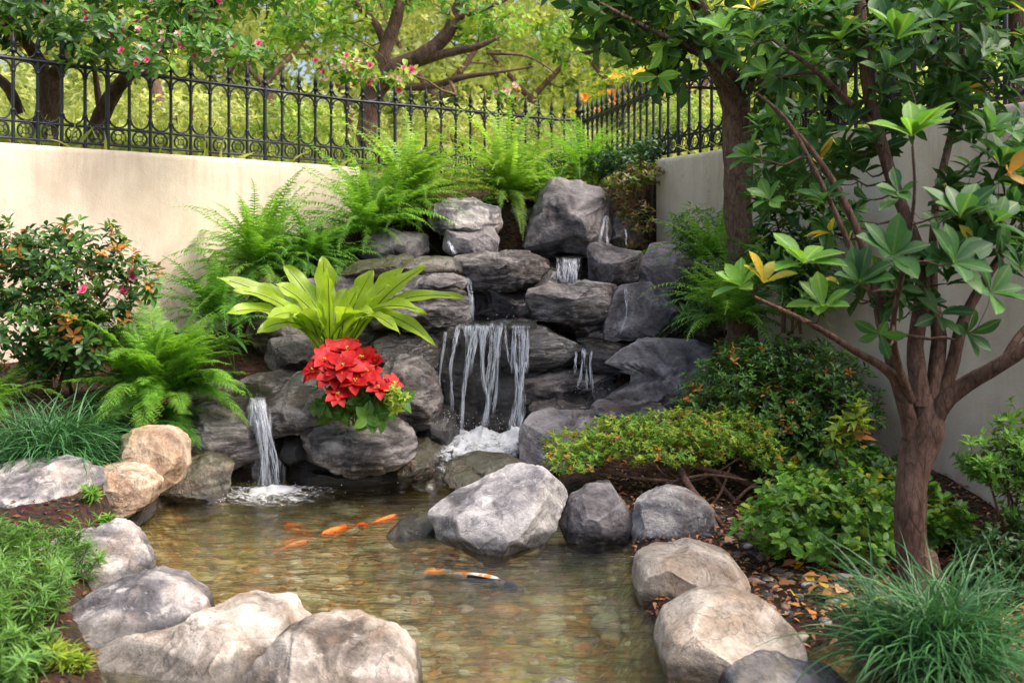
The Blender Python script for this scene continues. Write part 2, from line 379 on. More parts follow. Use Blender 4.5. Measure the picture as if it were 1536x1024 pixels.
def mat_ground():
    t = NT('garden_soil'); g = t.N('NewGeometry'); pos = g.outputs['Position']
    # mulch
    n = t.noise(pos, 22, 8, .7); v = t.N('TexVoronoi'); t.set(v.inputs['Vector'], t.mapping(pos, (1, 1.6, 1))); v.inputs['Scale'].default_value = 38
    mul = t.ramp(n, [(.3, (.010, .007, .005)), (.55, (.032, .020, .013)), (.75, (.085, .05, .03))])
    mul = t.mix(.5, mul, t.mix(1, v.outputs['Color'], (.10, .055, .035), 'MULTIPLY'))
    # pond bed: rounded pebbles, brown, olive and ochre, with finer silt
    wv = t.N('VectorMath', operation='ADD'); nn = t.N('TexNoise'); t.set(nn.inputs['Vector'], pos); nn.inputs['Scale'].default_value = 5; t.set(wv.inputs[0], pos)
    sc = t.N('VectorMath', operation='SCALE'); t.set(sc.inputs[0], nn.outputs['Color']); sc.inputs['Scale'].default_value = .12; t.set(wv.inputs[1], sc.outputs[0])
    pv = t.N('TexVoronoi', feature='F1'); t.set(pv.inputs['Vector'], t.mapping(wv.outputs[0], (.7, 1.1, 1))); pv.inputs['Scale'].default_value = 30
    sx = t.N('SeparateXYZ'); t.set(sx.inputs[0], pv.outputs['Color'])
    peb = t.ramp(sx.outputs[0], [(0, (.14, .10, .06)), (.2, (.34, .29, .17)), (.4, (.24, .26, .14)), (.6, (.48, .44, .29)), (.8, (.36, .18, .07)), (1, (.55, .53, .40))])
    peb = t.mix(1, peb, t.ramp(pv.outputs['Distance'], [(.25, 1.), (.62, .45)]), 'MULTIPLY')
    pv2 = t.N('TexVoronoi', feature='F1'); t.set(pv2.inputs['Vector'], t.mapping(wv.outputs[0], (.6, 1.2, 1), (3.3, 1.7, 0))); pv2.inputs['Scale'].default_value = 11
    s2 = t.N('SeparateXYZ'); t.set(s2.inputs[0], pv2.outputs['Color'])
    p2 = t.mix(1, t.ramp(s2.outputs[1], [(0, (.22, .15, .07)), (.3, (.42, .33, .17)), (.6, (.30, .28, .12)), (1, (.40, .20, .07))]), t.ramp(pv2.outputs['Distance'], [(.3, 1.1), (.6, .4)]), 'MULTIPLY')
    peb = t.mix(t.ramp(s2.outputs[2], [(.60, 0.), (.62, 1.)]), peb, p2)
    silt = t.noise(pos, 5, 8, .7, .6); peb = t.mix(t.ramp(silt, [(.47, 0.), (.66, .7)]), peb, t.ramp(t.noise(pos, 2, 3), [(.4, (.20, .15, .07)), (.6, (.27, .27, .12))]))
    peb = t.mix(t.ramp(t.noise(pos, 13, 4, .6), [(.62, 0.), (.68, .8)]), peb, (.42, .16, .03))
    big = t.noise(pos, 1.6, 4, .5, .4)
    peb = t.mix(1, peb, t.ramp(big, [(.35, (1.4, 1.02, .68)), (.5, (1.45, 1.36, 1.05)), (.65, (1.3, 1.5, 1.05))]), 'MULTIPLY')
    sp = t.N('SeparateXYZ'); t.set(sp.inputs[0], pos)
    k = t.ramp(sp.outputs[2], [(0, 0.), (1, 1.)])
    k = t.math('MULTIPLY_ADD', sp.outputs[2], 14., .9, clamp=True)
    c = t.mix(k, peb, mul)
    # grassy tint beyond the fence (height over 2.3 m)
    kg = t.math('MULTIPLY_ADD', sp.outputs[2], 8., -18.6, clamp=True)
    gr = t.ramp(t.noise(pos, 3, 8, .7), [(.3, (.10, .15, .02)), (.5, (.26, .30, .06)), (.7, (.45, .42, .16))])
    c = t.mix(kg, c, gr)
    h = t.math('ADD', t.math('MULTIPLY', n, .6), t.math('MULTIPLY', pv.outputs['Distance'], -.6))
    return t.done(t.bsdf(Base_Color=c, Roughness=.85, Specular_IOR_Level=.2, Normal=t.bump(h, .8, .03)))
mb = MB(); mb.add(np.stack([GX, GY, GZ], -1), grid_faces(len(gy), len(gx)))
tag(mb.build('ground', mat_ground()), kind='structure')

# ---- water: a rippled sheet; tinted clear with a sharp fresnel gloss
def mat_water(name, tint=(.95, .96, .87), rough=.02, foam=None):
    t = NT(name); fr = t.N('Fresnel'); fr.inputs[0].default_value = 1.33
    g = t.N('NewGeometry'); pos = g.outputs['Position']
    n = t.noise(t.mapping(pos, (1, 3.0, 1)), 6.5, 5, .55, .8)
    b = t.bump(n, .6, .025)
    t.set(fr.inputs[1], b)
    rf = t.N('BsdfRefraction'); rf.inputs['IOR'].default_value = 1.14; t.set(rf.inputs[0], (*tint, 1)); rf.inputs['Roughness'].default_value = 0.0; t.set(rf.inputs['Normal'], b)
    tr = t.N('BsdfTransparent'); t.set(tr.inputs[0], (*tint, 1))
    gl = t.N('BsdfGlossy'); gl.inputs['Roughness'].default_value = rough; t.set(gl.inputs['Normal'], b)
    m0 = t.N('MixShader'); m0.inputs[0].default_value = .45; t.t.links.new(tr.outputs[0], m0.inputs[1]); t.t.links.new(rf.outputs[0], m0.inputs[2])
    m1 = t.N('MixShader'); t.set(m1.inputs[0], t.math('MULTIPLY', fr.outputs[0], 1.9, clamp=True)); t.t.links.new(m0.outputs[0], m1.inputs[1]); t.t.links.new(gl.outputs[0], m1.inputs[2])
    return t.done(m1.outputs[0])
M['water'] = mat_water('clear_pond_water')
FALLS = [(wl(405, 738)[:2], .030), (wl(700, 712)[:2], .016)]
def wave(x, y):
    p = np.stack([x*2.0+.3*y, y*5.5, 0*x], -1); z = .011*fbm(p, 21, 3)
    p = np.stack([x*9, y*17, 0*x], -1); z = z+.0034*fbm(p, 31, 2)
    for (c, a) in FALLS:
        r = np.hypot(x-c[0], (y-c[1]))
        z = z+a*np.exp(-r*2.3)*np.sin(r*34+1.2*vnoise(np.stack([x*5, y*5, 0*x], -1), 2))*.55+a*.5*np.exp(-(r/.35)**2)*vnoise(np.stack([x*22, y*22, 0*x], -1), 5)
    return z
wx = np.linspace(-3.2, 2.7, 300); wy = np.linspace(1.9, 7.7, 330); WX, WY = np.meshgrid(wx, wy)
mb = MB(); mb.add(np.stack([WX, WY, wave(WX, WY)], -1), grid_faces(len(wy), len(wx)))
tag(mb.build('pond_water', M['water']), kind='structure')

# ---- walls
def mat_wall():
    t = NT('cream_stucco'); g = t.N('NewGeometry'); pos = g.outputs['Position']
    n = t.noise(pos, 1.3, 8, .6, .5); n2 = t.noise(pos, 60, 5, .7); n3 = t.noise(t.mapping(pos, (3, 3, .5)), 2.2, 6, .6)
    c = t.ramp(n, [(.3, (.54, .45, .36)), (.5, (.67, .585, .485)), (.7, (.73, .655, .56))])
    c = t.mix(.35, c, t.ramp(n3, [(.35, (.55, .46, .37)), (.55, (.85, .78, .68))]), 'MULTIPLY')
    c = t.mix(.5, c, t.ramp(n, [(.3, 1.25), (.7, 1.25)]), 'MULTIPLY')
    sp_ = t.N('SeparateXYZ'); t.set(sp_.inputs[0], pos); drip = t.noise(t.mapping(pos, (14, 14, .9)), 1, 5, .6); topk = t.math('MULTIPLY_ADD', sp_.outputs[2], 1.6, -3.1, clamp=True)
    c = t.mix(t.math('MULTIPLY', t.math('MULTIPLY', t.ramp(drip, [(.5, 0.), (.7, 1.)]), topk), .4), c, (.36, .30, .24))
    cr = t.math('ABSOLUTE', t.math('SUBTRACT', t.noise(pos, 2.1, 7, .6, 1.), .5))
    msk = t.ramp(t.noise(pos, 1.1, 2), [(.52, 0.), (.6, 1.)])
    c = t.mix(t.math('MULTIPLY', t.ramp(cr, [(0, .5), (.012, 0.)]), msk), c, (.30, .23, .17))
    h = t.math('ADD', n2, t.math('MULTIPLY', t.noise(pos, 9, 4), 1.5))
    return t.done(t.bsdf(Base_Color=c, Roughness=.9, Specular_IOR_Level=.15, Normal=t.bump(h, .35, .012)))
M['wall'] = mat_wall()
def wall(name, line, z0, z1, th, label, side):
    """bevelled and slightly uneven wall along a polyline; thickness away from the garden"""
    pts = [np.asarray(p) for p in line]; P = []
    for a, b in zip(pts[:-1], pts[1:]):
        n = max(2, int(np.linalg.norm(b-a)/.12)); P += [a+(b-a)*k/n for k in range(n)]
    P.append(pts[-1]); P = np.array(P); tg = unit(np.gradient(P, axis=0)); nr = np.stack([-tg[:, 1], tg[:, 0]], 1)*side
    r = .025; prof = [(0, z0)]+[(0, z) for z in np.linspace(z0+.2, z1-r*2, 14)]+[(.006, z1-r*.7), (r, z1)]+[(th-r, z1), (th-.006, z1-r*.7), (th, z1-2*r), (th, z0)]
    prof = np.array(prof); np_, nn = len(P), len(prof)
    v = np.zeros((np_, nn, 3)); v[..., :2] = P[:, None]+nr[:, None]*prof[None, :, 0, None]; v[..., 2] = prof[None, :, 1]
    w = .006*fbm(v*1.6, 12, 3); v[..., :2] += nr[:, None]*w[..., None]; v[..., 2] += .004*vnoise(v*2.2, 9)
    mb = MB(); mb.add(v, grid_faces(np_, nn)); 
    mb.add(v[0], [list(range(nn))]); mb.add(v[-1], [list(range(nn))[::-1]])
    o = mb.build(name, M['wall'], origin=(*pts[0], z0)); tag(o, label, 'wall'); return o
wall('garden_wall', [LW[0], LW[1], LW[2]], .2, WALLTOP, .26, 'long cream stucco wall on the left below the black iron fence', 1)
wall('garden_wall', [RW[0], RW[1], RW[2]], -.1, WALLTOP, .26, 'cream stucco wall on the right behind the trees, with a square end beside the brown-green bush', 1)

# ---- fence
M['iron'] = flat_mat('blue_black_painted_iron', (.010, .013, .022), .42, .5, 30, .35, .15)
def on_line(line, s):
    for a, b in zip(line[:-1], line[1:]):
        L = np.linalg.norm(b-a)
        if s <= L: return a+(b-a)*s/L, unit(b-a)
        s -= L
    return b, unit(b-a)
def arc(mb, c, tx, r, a0, a1, rad, n=9, flat=1.0):
    a = np.linspace(a0, a1, n); p = np.array(c)+np.outer(np.cos(a)*r, [tx[0], tx[1], 0])+np.outer(np.sin(a)*r*flat, [0, 0, 1])
    tube(mb, p, rad, 4, cap=False)
def lathe(mb, c, prof, sides=6):
    th = np.arange(sides)*2*np.pi/sides; prof = np.array(prof)
    v = np.zeros((len(prof), sides, 3)); v[..., 0] = prof[:, 0, None]*np.cos(th); v[..., 1] = prof[:, 0, None]*np.sin(th); v[..., 2] = prof[:, 1, None]
    v = v+np.array(c); i = np.arange(len(prof)-1)[:, None]*sides; j = np.arange(sides)[None]; j2 = (j+1) % sides
    mb.add(v, np.stack([i+j, i+j2, i+sides+j2, i+sides+j], -1).reshape(-1, 4))
def fence(line, s0, s1, step, label, zt, zb=WALLTOP, drop=0):
    th = thing('iron_fence', label, 'fence', (*on_line(line, s0)[0], zb))
    L = s1-s0; n = int(L/step)
    z = lambda s, h: zb+h
    hb, hm, ht = .055, .20, zt
    for nm, h, r in (('bottom_rail', hb, .013), ('middle_rail', hm, .013), ('top_rail', ht, .018)):
        mb = MB(); pts = []
        for k in range(0, 61):
            s = s0+L*k/60; p, t = on_line(line, s); pts.append((*p, z(s, h)))
        tube(mb, pts, r, 5); mb.build(nm, M['iron'], th)
    for k in range(n+1):
        s = s0+k*step; p, t = on_line(line, s); c = np.array((*p, zb)); q, _ = on_line(line, s+step/2); cq = np.array((*q, zb))
        mb = MB(); tube(mb, [c+(0, 0, .0 if zb < 2.5 else -.02), c+(0, 0, ht+.03)], .015 if k % 8 else .02, 6)
        for hh in (hm+.09, ht-.10): lathe(mb, c+(0, 0, hh), [(.0115, -.018), (.022, -.01), (.024, 0), (.016, .01), (.0115, .02)])
        b = mb.build('picket', M['iron'], th)
        mb = MB(); lathe(mb, c+(0, 0, ht), [(.012, .0), (.013, .05), (.027, .06), (.028, .07), (.015, .08), (.011, .095), (.024, .115), (.020, .15), (.009, .20), (.001, .245)])
        arc(mb, c+(0, 0, ht+.075), t, .03, 0, -math.pi*.9, .005, 5); arc(mb, c+(0, 0, ht+.075), t, .03, math.pi, math.pi*1.9, .005, 5)
        mb.build('spear_finial', M['iron'], b)
        if k < n:
            h = step/2; mb = MB()
            arc(mb, cq+(0, 0, hm+.10), t, h-.012, math.pi, 2*math.pi, .0105, 11, 1.0)
            mb.build('lower_scroll', M['iron'], th); mb = MB(); arc(mb, cq+(0, 0, ht-.10), t, h-.012, 0, math.pi, .0105, 11, 1.0); mb.build('upper_arch', M['iron'], th); mb = MB()
            arc(mb, cq+(0, 0, ht+.10), t, h-.012, math.pi, 2*math.pi, .009, 11, 1.0)
            mb.build('crest_scroll', M['iron'], th)
            mb = MB(); r = (hm-hb)/2-.008
            arc(mb, cq+(0, 0, (hb+hm)/2), t, r, 0, 2*math.pi, .011, 17)
            arc(mb, cq+(0, 0, (hb+hm)/2), t, r*.45, 0, 2*math.pi, .005, 9)
            for a in (.8, 2.36, 3.9, 5.5):
                u = np.array((t[0]*math.cos(a), t[1]*math.cos(a), math.sin(a))); cc = cq+(0, 0, (hb+hm)/2); tube(mb, [cc+u*r*.45, cc+u*r], .005, 4, cap=False)
            mb.build('ring', M['iron'], th)
off = lambda L, d: [np.asarray(p)+np.array(d) for p in L]
FL = off([LW[0], LW[1], LW[2], CORNER], (-.09, .10)); FR = off([CORNER, RW[0], RW[1], RW[2]], (.09, .06)); FL[-1] = np.array((.80, 12.45)); FR[0] = np.array((.86, 12.47))
fence(FL, 1.3, sum(np.linalg.norm(b-a) for a, b in zip(FL[:-1], FL[1:])), .197, 'black wrought iron fence with spear tops above the left wall', .72)
fence(FR, .12, sum(np.linalg.norm(b-a) for a, b in zip(FR[:-1], FR[1:]))-.1, .185, 'black wrought iron fence on the right, from the corner post behind the tree trunk', .70)
t_ = thing('iron_post', 'tallest black iron post with a spear tip at the fence corner', 'fence post', (*CORNER, 2.4))
mb = MB(); tube(mb, [(*CORNER, 2.3), (*CORNER, WALLTOP+.8)], .03, 8); mb.build('shaft', M['iron'], t_)
mb = MB(); lathe(mb, (*CORNER, WALLTOP+.8), [(.03, 0), (.05, .02), (.05, .04), (.02, .07), (.042, .11), (.03, .18), (.001, .30)], 8); mb.build('spear_finial', M['iron'], t_)

# ------------------------------------------------------------------ rocks
def ico(n):
    bm = bmesh.new(); bmesh.ops.create_icosphere(bm, subdivisions=n, radius=1)
    v = np.array([x.co[:] for x in bm.verts]); f = np.array([[q.index for q in p.verts] for p in bm.faces]); bm.free(); return v, f
ICO = {5: ico(5), 6: ico(6), 4: ico(4), 2: ico(2)}
def rock_mesh(poly, Y, D, seed=0, lean=.35, cuts=20, cutd=.78, rough=.05, strat=0, res=6, box=.62, grow_=None, chip=1.0, bite=0, ysh=0, topcut=None):
    P = np.array([at(x, y, Y) for x, y in poly])[:, [0, 2]]
    # centroid by area
    x, z = P[:, 0], P[:, 1]; x2, z2 = np.roll(x, -1), np.roll(z, -1); cr = x*z2-x2*z; A = cr.sum()/2
    c = np.array((((x+x2)*cr).sum(), ((z+z2)*cr).sum()))/(6*A)
    # polar radius of the closed, slightly rounded polygon
    S = []
    for i in range(len(P)):
        a, b = P[i], P[(i+1) % len(P)]; S += [a+(b-a)*k/12 for k in range(12)]
    S = np.array(S); 
    for _ in range(4): S = (np.roll(S, 1, 0)+S*2+np.roll(S, -1, 0))/4
    ang = np.arctan2(S[:, 1]-c[1], S[:, 0]-c[0]); rad = np.hypot(S[:, 0]-c[0], S[:, 1]-c[1]); o = np.argsort(ang)
    grow_ = grow_ or (1.08 if Y > 5.5 else 1.05); hh = (P[:, 1].max()-c[1])*lean*.9; c = c-np.array((0, (H-c[1])*hh/(Y+hh)*(.8 if Y < 6.5 else .0)+(.05 if Y < 5.2 else 0)))
    U, Fc = ICO[res]; rs = np.random.default_rng(seed+100)
    U = U.copy(); s = np.hypot(U[:, 0], U[:, 2]); th = np.arctan2(U[:, 2], U[:, 0])
    Rr = np.interp(th, ang[o], rad[o], period=2*np.pi)*grow_
    size = rad.mean()
    sx = s**box; q = np.stack([np.cos(th)*sx, np.sign(U[:, 1])*np.abs(U[:, 1])**box, np.sin(th)*sx], 1)
    # facets: chop the lump with tilted planes, mostly on the sides that do not make the outline
    for k in range(cuts):
        n = rs.normal(size=3)
        if k % 3 != 2: n = n*(1, .6, 1)+np.array((0, -1.2, 0))
        if k == 0: n = np.array((rs.normal()*.25, -.75, .8))
        if k == 1: n = np.array((rs.normal()*.5, -1, -.25))
        n = unit(n); d = cutd*rs.uniform(.82, 1.12)
        if n[1] > -.35: d = max(d, .84)
        e = np.maximum(q@n-d, 0); q = q-e[:, None]*n
    p = np.stack([q[:, 0]*Rr, q[:, 1]*D, q[:, 2]*Rr], 1)
    nrm = unit(p/np.array((size, D, size))**2)
    sc = 1/size; so_ = seed*3.7
    d = fbm(p*sc*1.1+so_, seed, 3, .5)*.40+fbm(p*sc*2.6+so_, seed+9, 5, .55, True)*.26+fbm(p*sc*11+so_, seed+19, 3, .6)*.07
    if strat: d = d+strat*fbm(p*sc*np.array((1.3, 1.3, 9))+so_, seed+5, 3, .55, True)*.35
    if strat: 
        sw = p[:, 2]*sc*5.5+1.1*fbm(p*sc*np.array((.9, .9, .5))+so_, seed+33, 2)+.12*p[:, 0]*sc; sa = sw-np.floor(sw); d = d+strat*.55*(np.clip(sa/.82, 0, 1)-np.clip((sa-.82)/.18, 0, 1)-.5)
    W_ = rs.uniform(-1, 1, (70, 3)); az_ = 2.4 if strat else 1.25; jq = q+.10*np.stack([vnoise(q*3+so_, 61), vnoise(q*3+so_, 62), vnoise(q*3+so_, 63)], 1); S_ = np.array((1, 1, az_)); best = np.full(len(q), 9.); idx = np.zeros(len(q), int)
    for k, w_ in enumerate(W_):
        dd = (((jq-w_)*S_)**2).sum(1); m_ = dd < best; best[m_] = dd[m_]; idx[m_] = k
    tn = rs.normal(size=(70, 3))*(1, 1, 1.6 if strat else 1); hn = rs.normal(size=70); chip_ = ((q-W_[idx])*tn[idx]).sum(1)*.30+hn[idx]*(.20 if strat else .12); d = d+chip_*chip*(.04/max(rough, .02))
    if bite: d = d-bite*np.clip(fbm(p*sc*1.9+so_+5, seed+7, 2), 0, 1)
    p = p+nrm*(d*rough*size*1.6)[:, None]
    zz = p[:, 2]; p[:, 1] += lean*zz+ysh
    p[:, 0] += c[0]; p[:, 2] += c[1]; p[:, 1] += Y
    return p, Fc
ROCKS = {}
def rock(label, poly, Y, D, mat, seed, group=None, name='boulder', cat='rock', **kw):
    p, f = rock_mesh(poly, Y, D, seed, **kw)
    lo = p.min(0); hi = p.max(0); org = ((lo[0]+hi[0])/2, (lo[1]+hi[1])/2, lo[2])
    mb = MB(); mb.add(p, f); o = mb.build(name, M[mat], origin=org); tag(o, label, cat, group); ROCKS[label] = (lo, hi); return o
# front
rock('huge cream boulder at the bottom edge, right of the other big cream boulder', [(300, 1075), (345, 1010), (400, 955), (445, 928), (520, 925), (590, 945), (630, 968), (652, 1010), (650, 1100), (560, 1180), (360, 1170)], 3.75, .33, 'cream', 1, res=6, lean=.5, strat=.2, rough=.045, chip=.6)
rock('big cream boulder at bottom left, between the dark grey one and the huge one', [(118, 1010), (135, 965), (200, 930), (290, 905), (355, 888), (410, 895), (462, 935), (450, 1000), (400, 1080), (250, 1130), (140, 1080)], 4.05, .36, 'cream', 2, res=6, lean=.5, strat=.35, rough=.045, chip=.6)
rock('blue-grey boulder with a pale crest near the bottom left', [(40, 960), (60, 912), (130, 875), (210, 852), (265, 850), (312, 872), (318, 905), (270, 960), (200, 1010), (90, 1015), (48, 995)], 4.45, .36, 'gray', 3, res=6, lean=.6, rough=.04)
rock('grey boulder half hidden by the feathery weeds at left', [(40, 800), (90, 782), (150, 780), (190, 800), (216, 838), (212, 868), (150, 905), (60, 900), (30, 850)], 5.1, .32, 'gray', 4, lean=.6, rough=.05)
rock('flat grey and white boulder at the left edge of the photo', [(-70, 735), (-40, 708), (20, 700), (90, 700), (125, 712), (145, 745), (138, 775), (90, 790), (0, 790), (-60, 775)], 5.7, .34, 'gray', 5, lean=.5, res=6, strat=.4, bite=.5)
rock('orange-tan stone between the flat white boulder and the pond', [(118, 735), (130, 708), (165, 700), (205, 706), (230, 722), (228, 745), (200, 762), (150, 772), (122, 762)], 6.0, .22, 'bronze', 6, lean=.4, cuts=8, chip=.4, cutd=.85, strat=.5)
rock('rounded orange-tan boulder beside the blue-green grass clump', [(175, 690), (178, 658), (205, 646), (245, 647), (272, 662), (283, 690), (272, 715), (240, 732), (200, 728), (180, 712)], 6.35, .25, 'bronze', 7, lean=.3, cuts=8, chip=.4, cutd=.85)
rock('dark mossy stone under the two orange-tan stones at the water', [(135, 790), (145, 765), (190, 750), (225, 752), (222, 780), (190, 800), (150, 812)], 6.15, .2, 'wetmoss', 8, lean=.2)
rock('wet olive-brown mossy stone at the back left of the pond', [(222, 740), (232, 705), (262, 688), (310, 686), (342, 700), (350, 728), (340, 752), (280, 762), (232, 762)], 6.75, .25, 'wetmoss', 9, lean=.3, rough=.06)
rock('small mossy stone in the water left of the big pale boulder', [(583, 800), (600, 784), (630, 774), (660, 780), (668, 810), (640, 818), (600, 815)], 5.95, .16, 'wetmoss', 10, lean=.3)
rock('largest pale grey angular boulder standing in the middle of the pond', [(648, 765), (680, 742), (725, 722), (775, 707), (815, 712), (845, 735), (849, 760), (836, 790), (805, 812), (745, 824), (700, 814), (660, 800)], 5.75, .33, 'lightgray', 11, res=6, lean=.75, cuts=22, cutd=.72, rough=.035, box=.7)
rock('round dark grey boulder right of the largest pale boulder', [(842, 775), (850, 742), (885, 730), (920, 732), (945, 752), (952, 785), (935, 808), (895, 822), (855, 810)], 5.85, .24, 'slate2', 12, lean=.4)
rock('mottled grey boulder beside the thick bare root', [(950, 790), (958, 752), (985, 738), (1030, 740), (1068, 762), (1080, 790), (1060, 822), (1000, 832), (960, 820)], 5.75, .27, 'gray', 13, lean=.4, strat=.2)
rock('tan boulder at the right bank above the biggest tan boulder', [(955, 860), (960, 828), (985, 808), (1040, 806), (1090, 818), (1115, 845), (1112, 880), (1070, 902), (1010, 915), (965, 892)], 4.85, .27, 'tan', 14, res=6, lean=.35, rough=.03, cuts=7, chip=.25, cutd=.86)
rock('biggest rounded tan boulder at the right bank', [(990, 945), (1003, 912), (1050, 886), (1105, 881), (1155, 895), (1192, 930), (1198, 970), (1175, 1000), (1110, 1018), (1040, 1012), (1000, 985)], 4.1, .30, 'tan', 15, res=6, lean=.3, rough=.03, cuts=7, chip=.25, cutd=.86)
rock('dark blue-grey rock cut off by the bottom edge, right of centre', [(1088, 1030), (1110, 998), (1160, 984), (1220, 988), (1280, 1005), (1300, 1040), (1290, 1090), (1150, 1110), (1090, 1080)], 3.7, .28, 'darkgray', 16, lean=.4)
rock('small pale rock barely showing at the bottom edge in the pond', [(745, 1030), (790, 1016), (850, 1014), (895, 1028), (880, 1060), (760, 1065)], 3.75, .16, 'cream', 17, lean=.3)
# left small fall
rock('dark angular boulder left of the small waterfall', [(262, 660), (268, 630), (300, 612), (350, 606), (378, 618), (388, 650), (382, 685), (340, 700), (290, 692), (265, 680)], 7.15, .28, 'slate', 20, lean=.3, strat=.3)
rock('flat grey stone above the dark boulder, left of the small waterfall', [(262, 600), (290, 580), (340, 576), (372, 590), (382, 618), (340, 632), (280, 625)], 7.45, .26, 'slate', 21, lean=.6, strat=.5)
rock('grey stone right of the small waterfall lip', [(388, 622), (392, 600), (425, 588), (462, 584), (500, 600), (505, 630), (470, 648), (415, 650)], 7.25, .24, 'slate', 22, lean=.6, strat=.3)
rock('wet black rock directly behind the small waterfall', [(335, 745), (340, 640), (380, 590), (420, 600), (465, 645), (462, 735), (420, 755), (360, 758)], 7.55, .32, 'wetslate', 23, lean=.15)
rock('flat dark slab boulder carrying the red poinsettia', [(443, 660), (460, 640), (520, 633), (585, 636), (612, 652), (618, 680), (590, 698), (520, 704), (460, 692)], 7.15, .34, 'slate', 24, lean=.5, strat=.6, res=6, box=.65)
rock('black rock added as the dark shadow beneath the poinsettia slab at the waterline', [(430, 735), (438, 690), (500, 680), (600, 685), (622, 712), (615, 738), (520, 748), (450, 745)], 7.3, .28, 'wetslate', 25, lean=.1)  # added rock; its black colour stands in for the shadow below the slab
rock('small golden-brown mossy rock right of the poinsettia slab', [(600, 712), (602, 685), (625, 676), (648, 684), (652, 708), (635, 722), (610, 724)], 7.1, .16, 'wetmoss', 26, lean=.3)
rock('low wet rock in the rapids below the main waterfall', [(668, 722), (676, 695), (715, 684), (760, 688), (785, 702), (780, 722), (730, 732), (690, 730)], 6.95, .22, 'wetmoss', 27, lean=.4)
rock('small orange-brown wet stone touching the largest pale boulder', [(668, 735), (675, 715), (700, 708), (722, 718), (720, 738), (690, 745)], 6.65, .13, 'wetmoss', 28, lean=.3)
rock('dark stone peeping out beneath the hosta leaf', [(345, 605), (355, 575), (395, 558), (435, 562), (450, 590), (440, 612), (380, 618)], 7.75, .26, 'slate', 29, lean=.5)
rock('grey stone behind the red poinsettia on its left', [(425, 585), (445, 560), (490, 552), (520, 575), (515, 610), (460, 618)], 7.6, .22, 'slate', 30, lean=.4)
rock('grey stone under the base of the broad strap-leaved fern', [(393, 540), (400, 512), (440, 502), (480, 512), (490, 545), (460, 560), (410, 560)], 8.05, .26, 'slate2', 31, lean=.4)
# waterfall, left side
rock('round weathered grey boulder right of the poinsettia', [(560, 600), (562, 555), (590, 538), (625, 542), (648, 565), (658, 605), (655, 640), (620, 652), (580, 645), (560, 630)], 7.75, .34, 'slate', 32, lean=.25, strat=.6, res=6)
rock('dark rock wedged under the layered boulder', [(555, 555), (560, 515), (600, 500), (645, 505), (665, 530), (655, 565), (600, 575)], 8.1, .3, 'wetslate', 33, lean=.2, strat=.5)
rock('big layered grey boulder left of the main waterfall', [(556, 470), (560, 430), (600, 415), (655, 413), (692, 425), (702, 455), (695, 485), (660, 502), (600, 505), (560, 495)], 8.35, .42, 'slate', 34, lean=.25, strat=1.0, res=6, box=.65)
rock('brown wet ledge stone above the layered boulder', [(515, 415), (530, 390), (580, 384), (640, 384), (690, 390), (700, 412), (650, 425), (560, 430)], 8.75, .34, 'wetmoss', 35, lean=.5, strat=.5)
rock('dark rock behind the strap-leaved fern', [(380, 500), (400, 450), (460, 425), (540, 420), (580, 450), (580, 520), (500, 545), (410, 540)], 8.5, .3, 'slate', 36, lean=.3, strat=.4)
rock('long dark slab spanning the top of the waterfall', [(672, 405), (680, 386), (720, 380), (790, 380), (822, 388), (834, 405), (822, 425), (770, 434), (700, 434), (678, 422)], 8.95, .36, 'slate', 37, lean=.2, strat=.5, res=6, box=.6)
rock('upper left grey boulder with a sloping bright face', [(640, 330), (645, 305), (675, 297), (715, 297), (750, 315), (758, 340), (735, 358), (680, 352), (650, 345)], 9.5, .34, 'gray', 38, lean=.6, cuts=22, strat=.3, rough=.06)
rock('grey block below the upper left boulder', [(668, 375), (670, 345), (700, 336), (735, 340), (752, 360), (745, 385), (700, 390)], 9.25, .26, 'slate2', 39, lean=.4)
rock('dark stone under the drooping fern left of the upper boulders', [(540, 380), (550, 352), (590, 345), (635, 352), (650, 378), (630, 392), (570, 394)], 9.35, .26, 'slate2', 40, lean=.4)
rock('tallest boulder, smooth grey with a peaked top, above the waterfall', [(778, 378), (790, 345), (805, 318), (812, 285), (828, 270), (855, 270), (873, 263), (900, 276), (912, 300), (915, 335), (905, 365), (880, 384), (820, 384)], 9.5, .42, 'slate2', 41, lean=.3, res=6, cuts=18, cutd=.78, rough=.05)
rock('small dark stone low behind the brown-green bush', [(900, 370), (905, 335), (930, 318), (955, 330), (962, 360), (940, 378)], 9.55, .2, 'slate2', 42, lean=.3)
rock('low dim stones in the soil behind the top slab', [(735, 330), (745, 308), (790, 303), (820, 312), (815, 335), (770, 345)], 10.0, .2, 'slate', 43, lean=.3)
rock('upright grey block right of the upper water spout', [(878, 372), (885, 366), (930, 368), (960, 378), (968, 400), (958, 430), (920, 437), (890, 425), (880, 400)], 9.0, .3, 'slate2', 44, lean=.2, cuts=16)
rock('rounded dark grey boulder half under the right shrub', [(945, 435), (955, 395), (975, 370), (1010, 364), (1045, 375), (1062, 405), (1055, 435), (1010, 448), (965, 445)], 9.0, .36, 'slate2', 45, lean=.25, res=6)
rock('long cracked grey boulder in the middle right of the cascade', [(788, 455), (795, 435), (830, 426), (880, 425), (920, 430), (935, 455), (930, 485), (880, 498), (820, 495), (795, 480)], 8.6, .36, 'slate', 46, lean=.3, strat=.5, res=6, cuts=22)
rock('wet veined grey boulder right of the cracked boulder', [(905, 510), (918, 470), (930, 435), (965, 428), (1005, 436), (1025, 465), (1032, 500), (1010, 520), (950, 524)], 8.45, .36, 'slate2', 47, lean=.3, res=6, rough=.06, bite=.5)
rock('dark mossy round rock under the right hand fern', [(1030, 510), (1036, 475), (1060, 462), (1085, 475), (1092, 505), (1070, 522), (1040, 522)], 8.3, .22, 'wetmoss', 48, lean=.2)
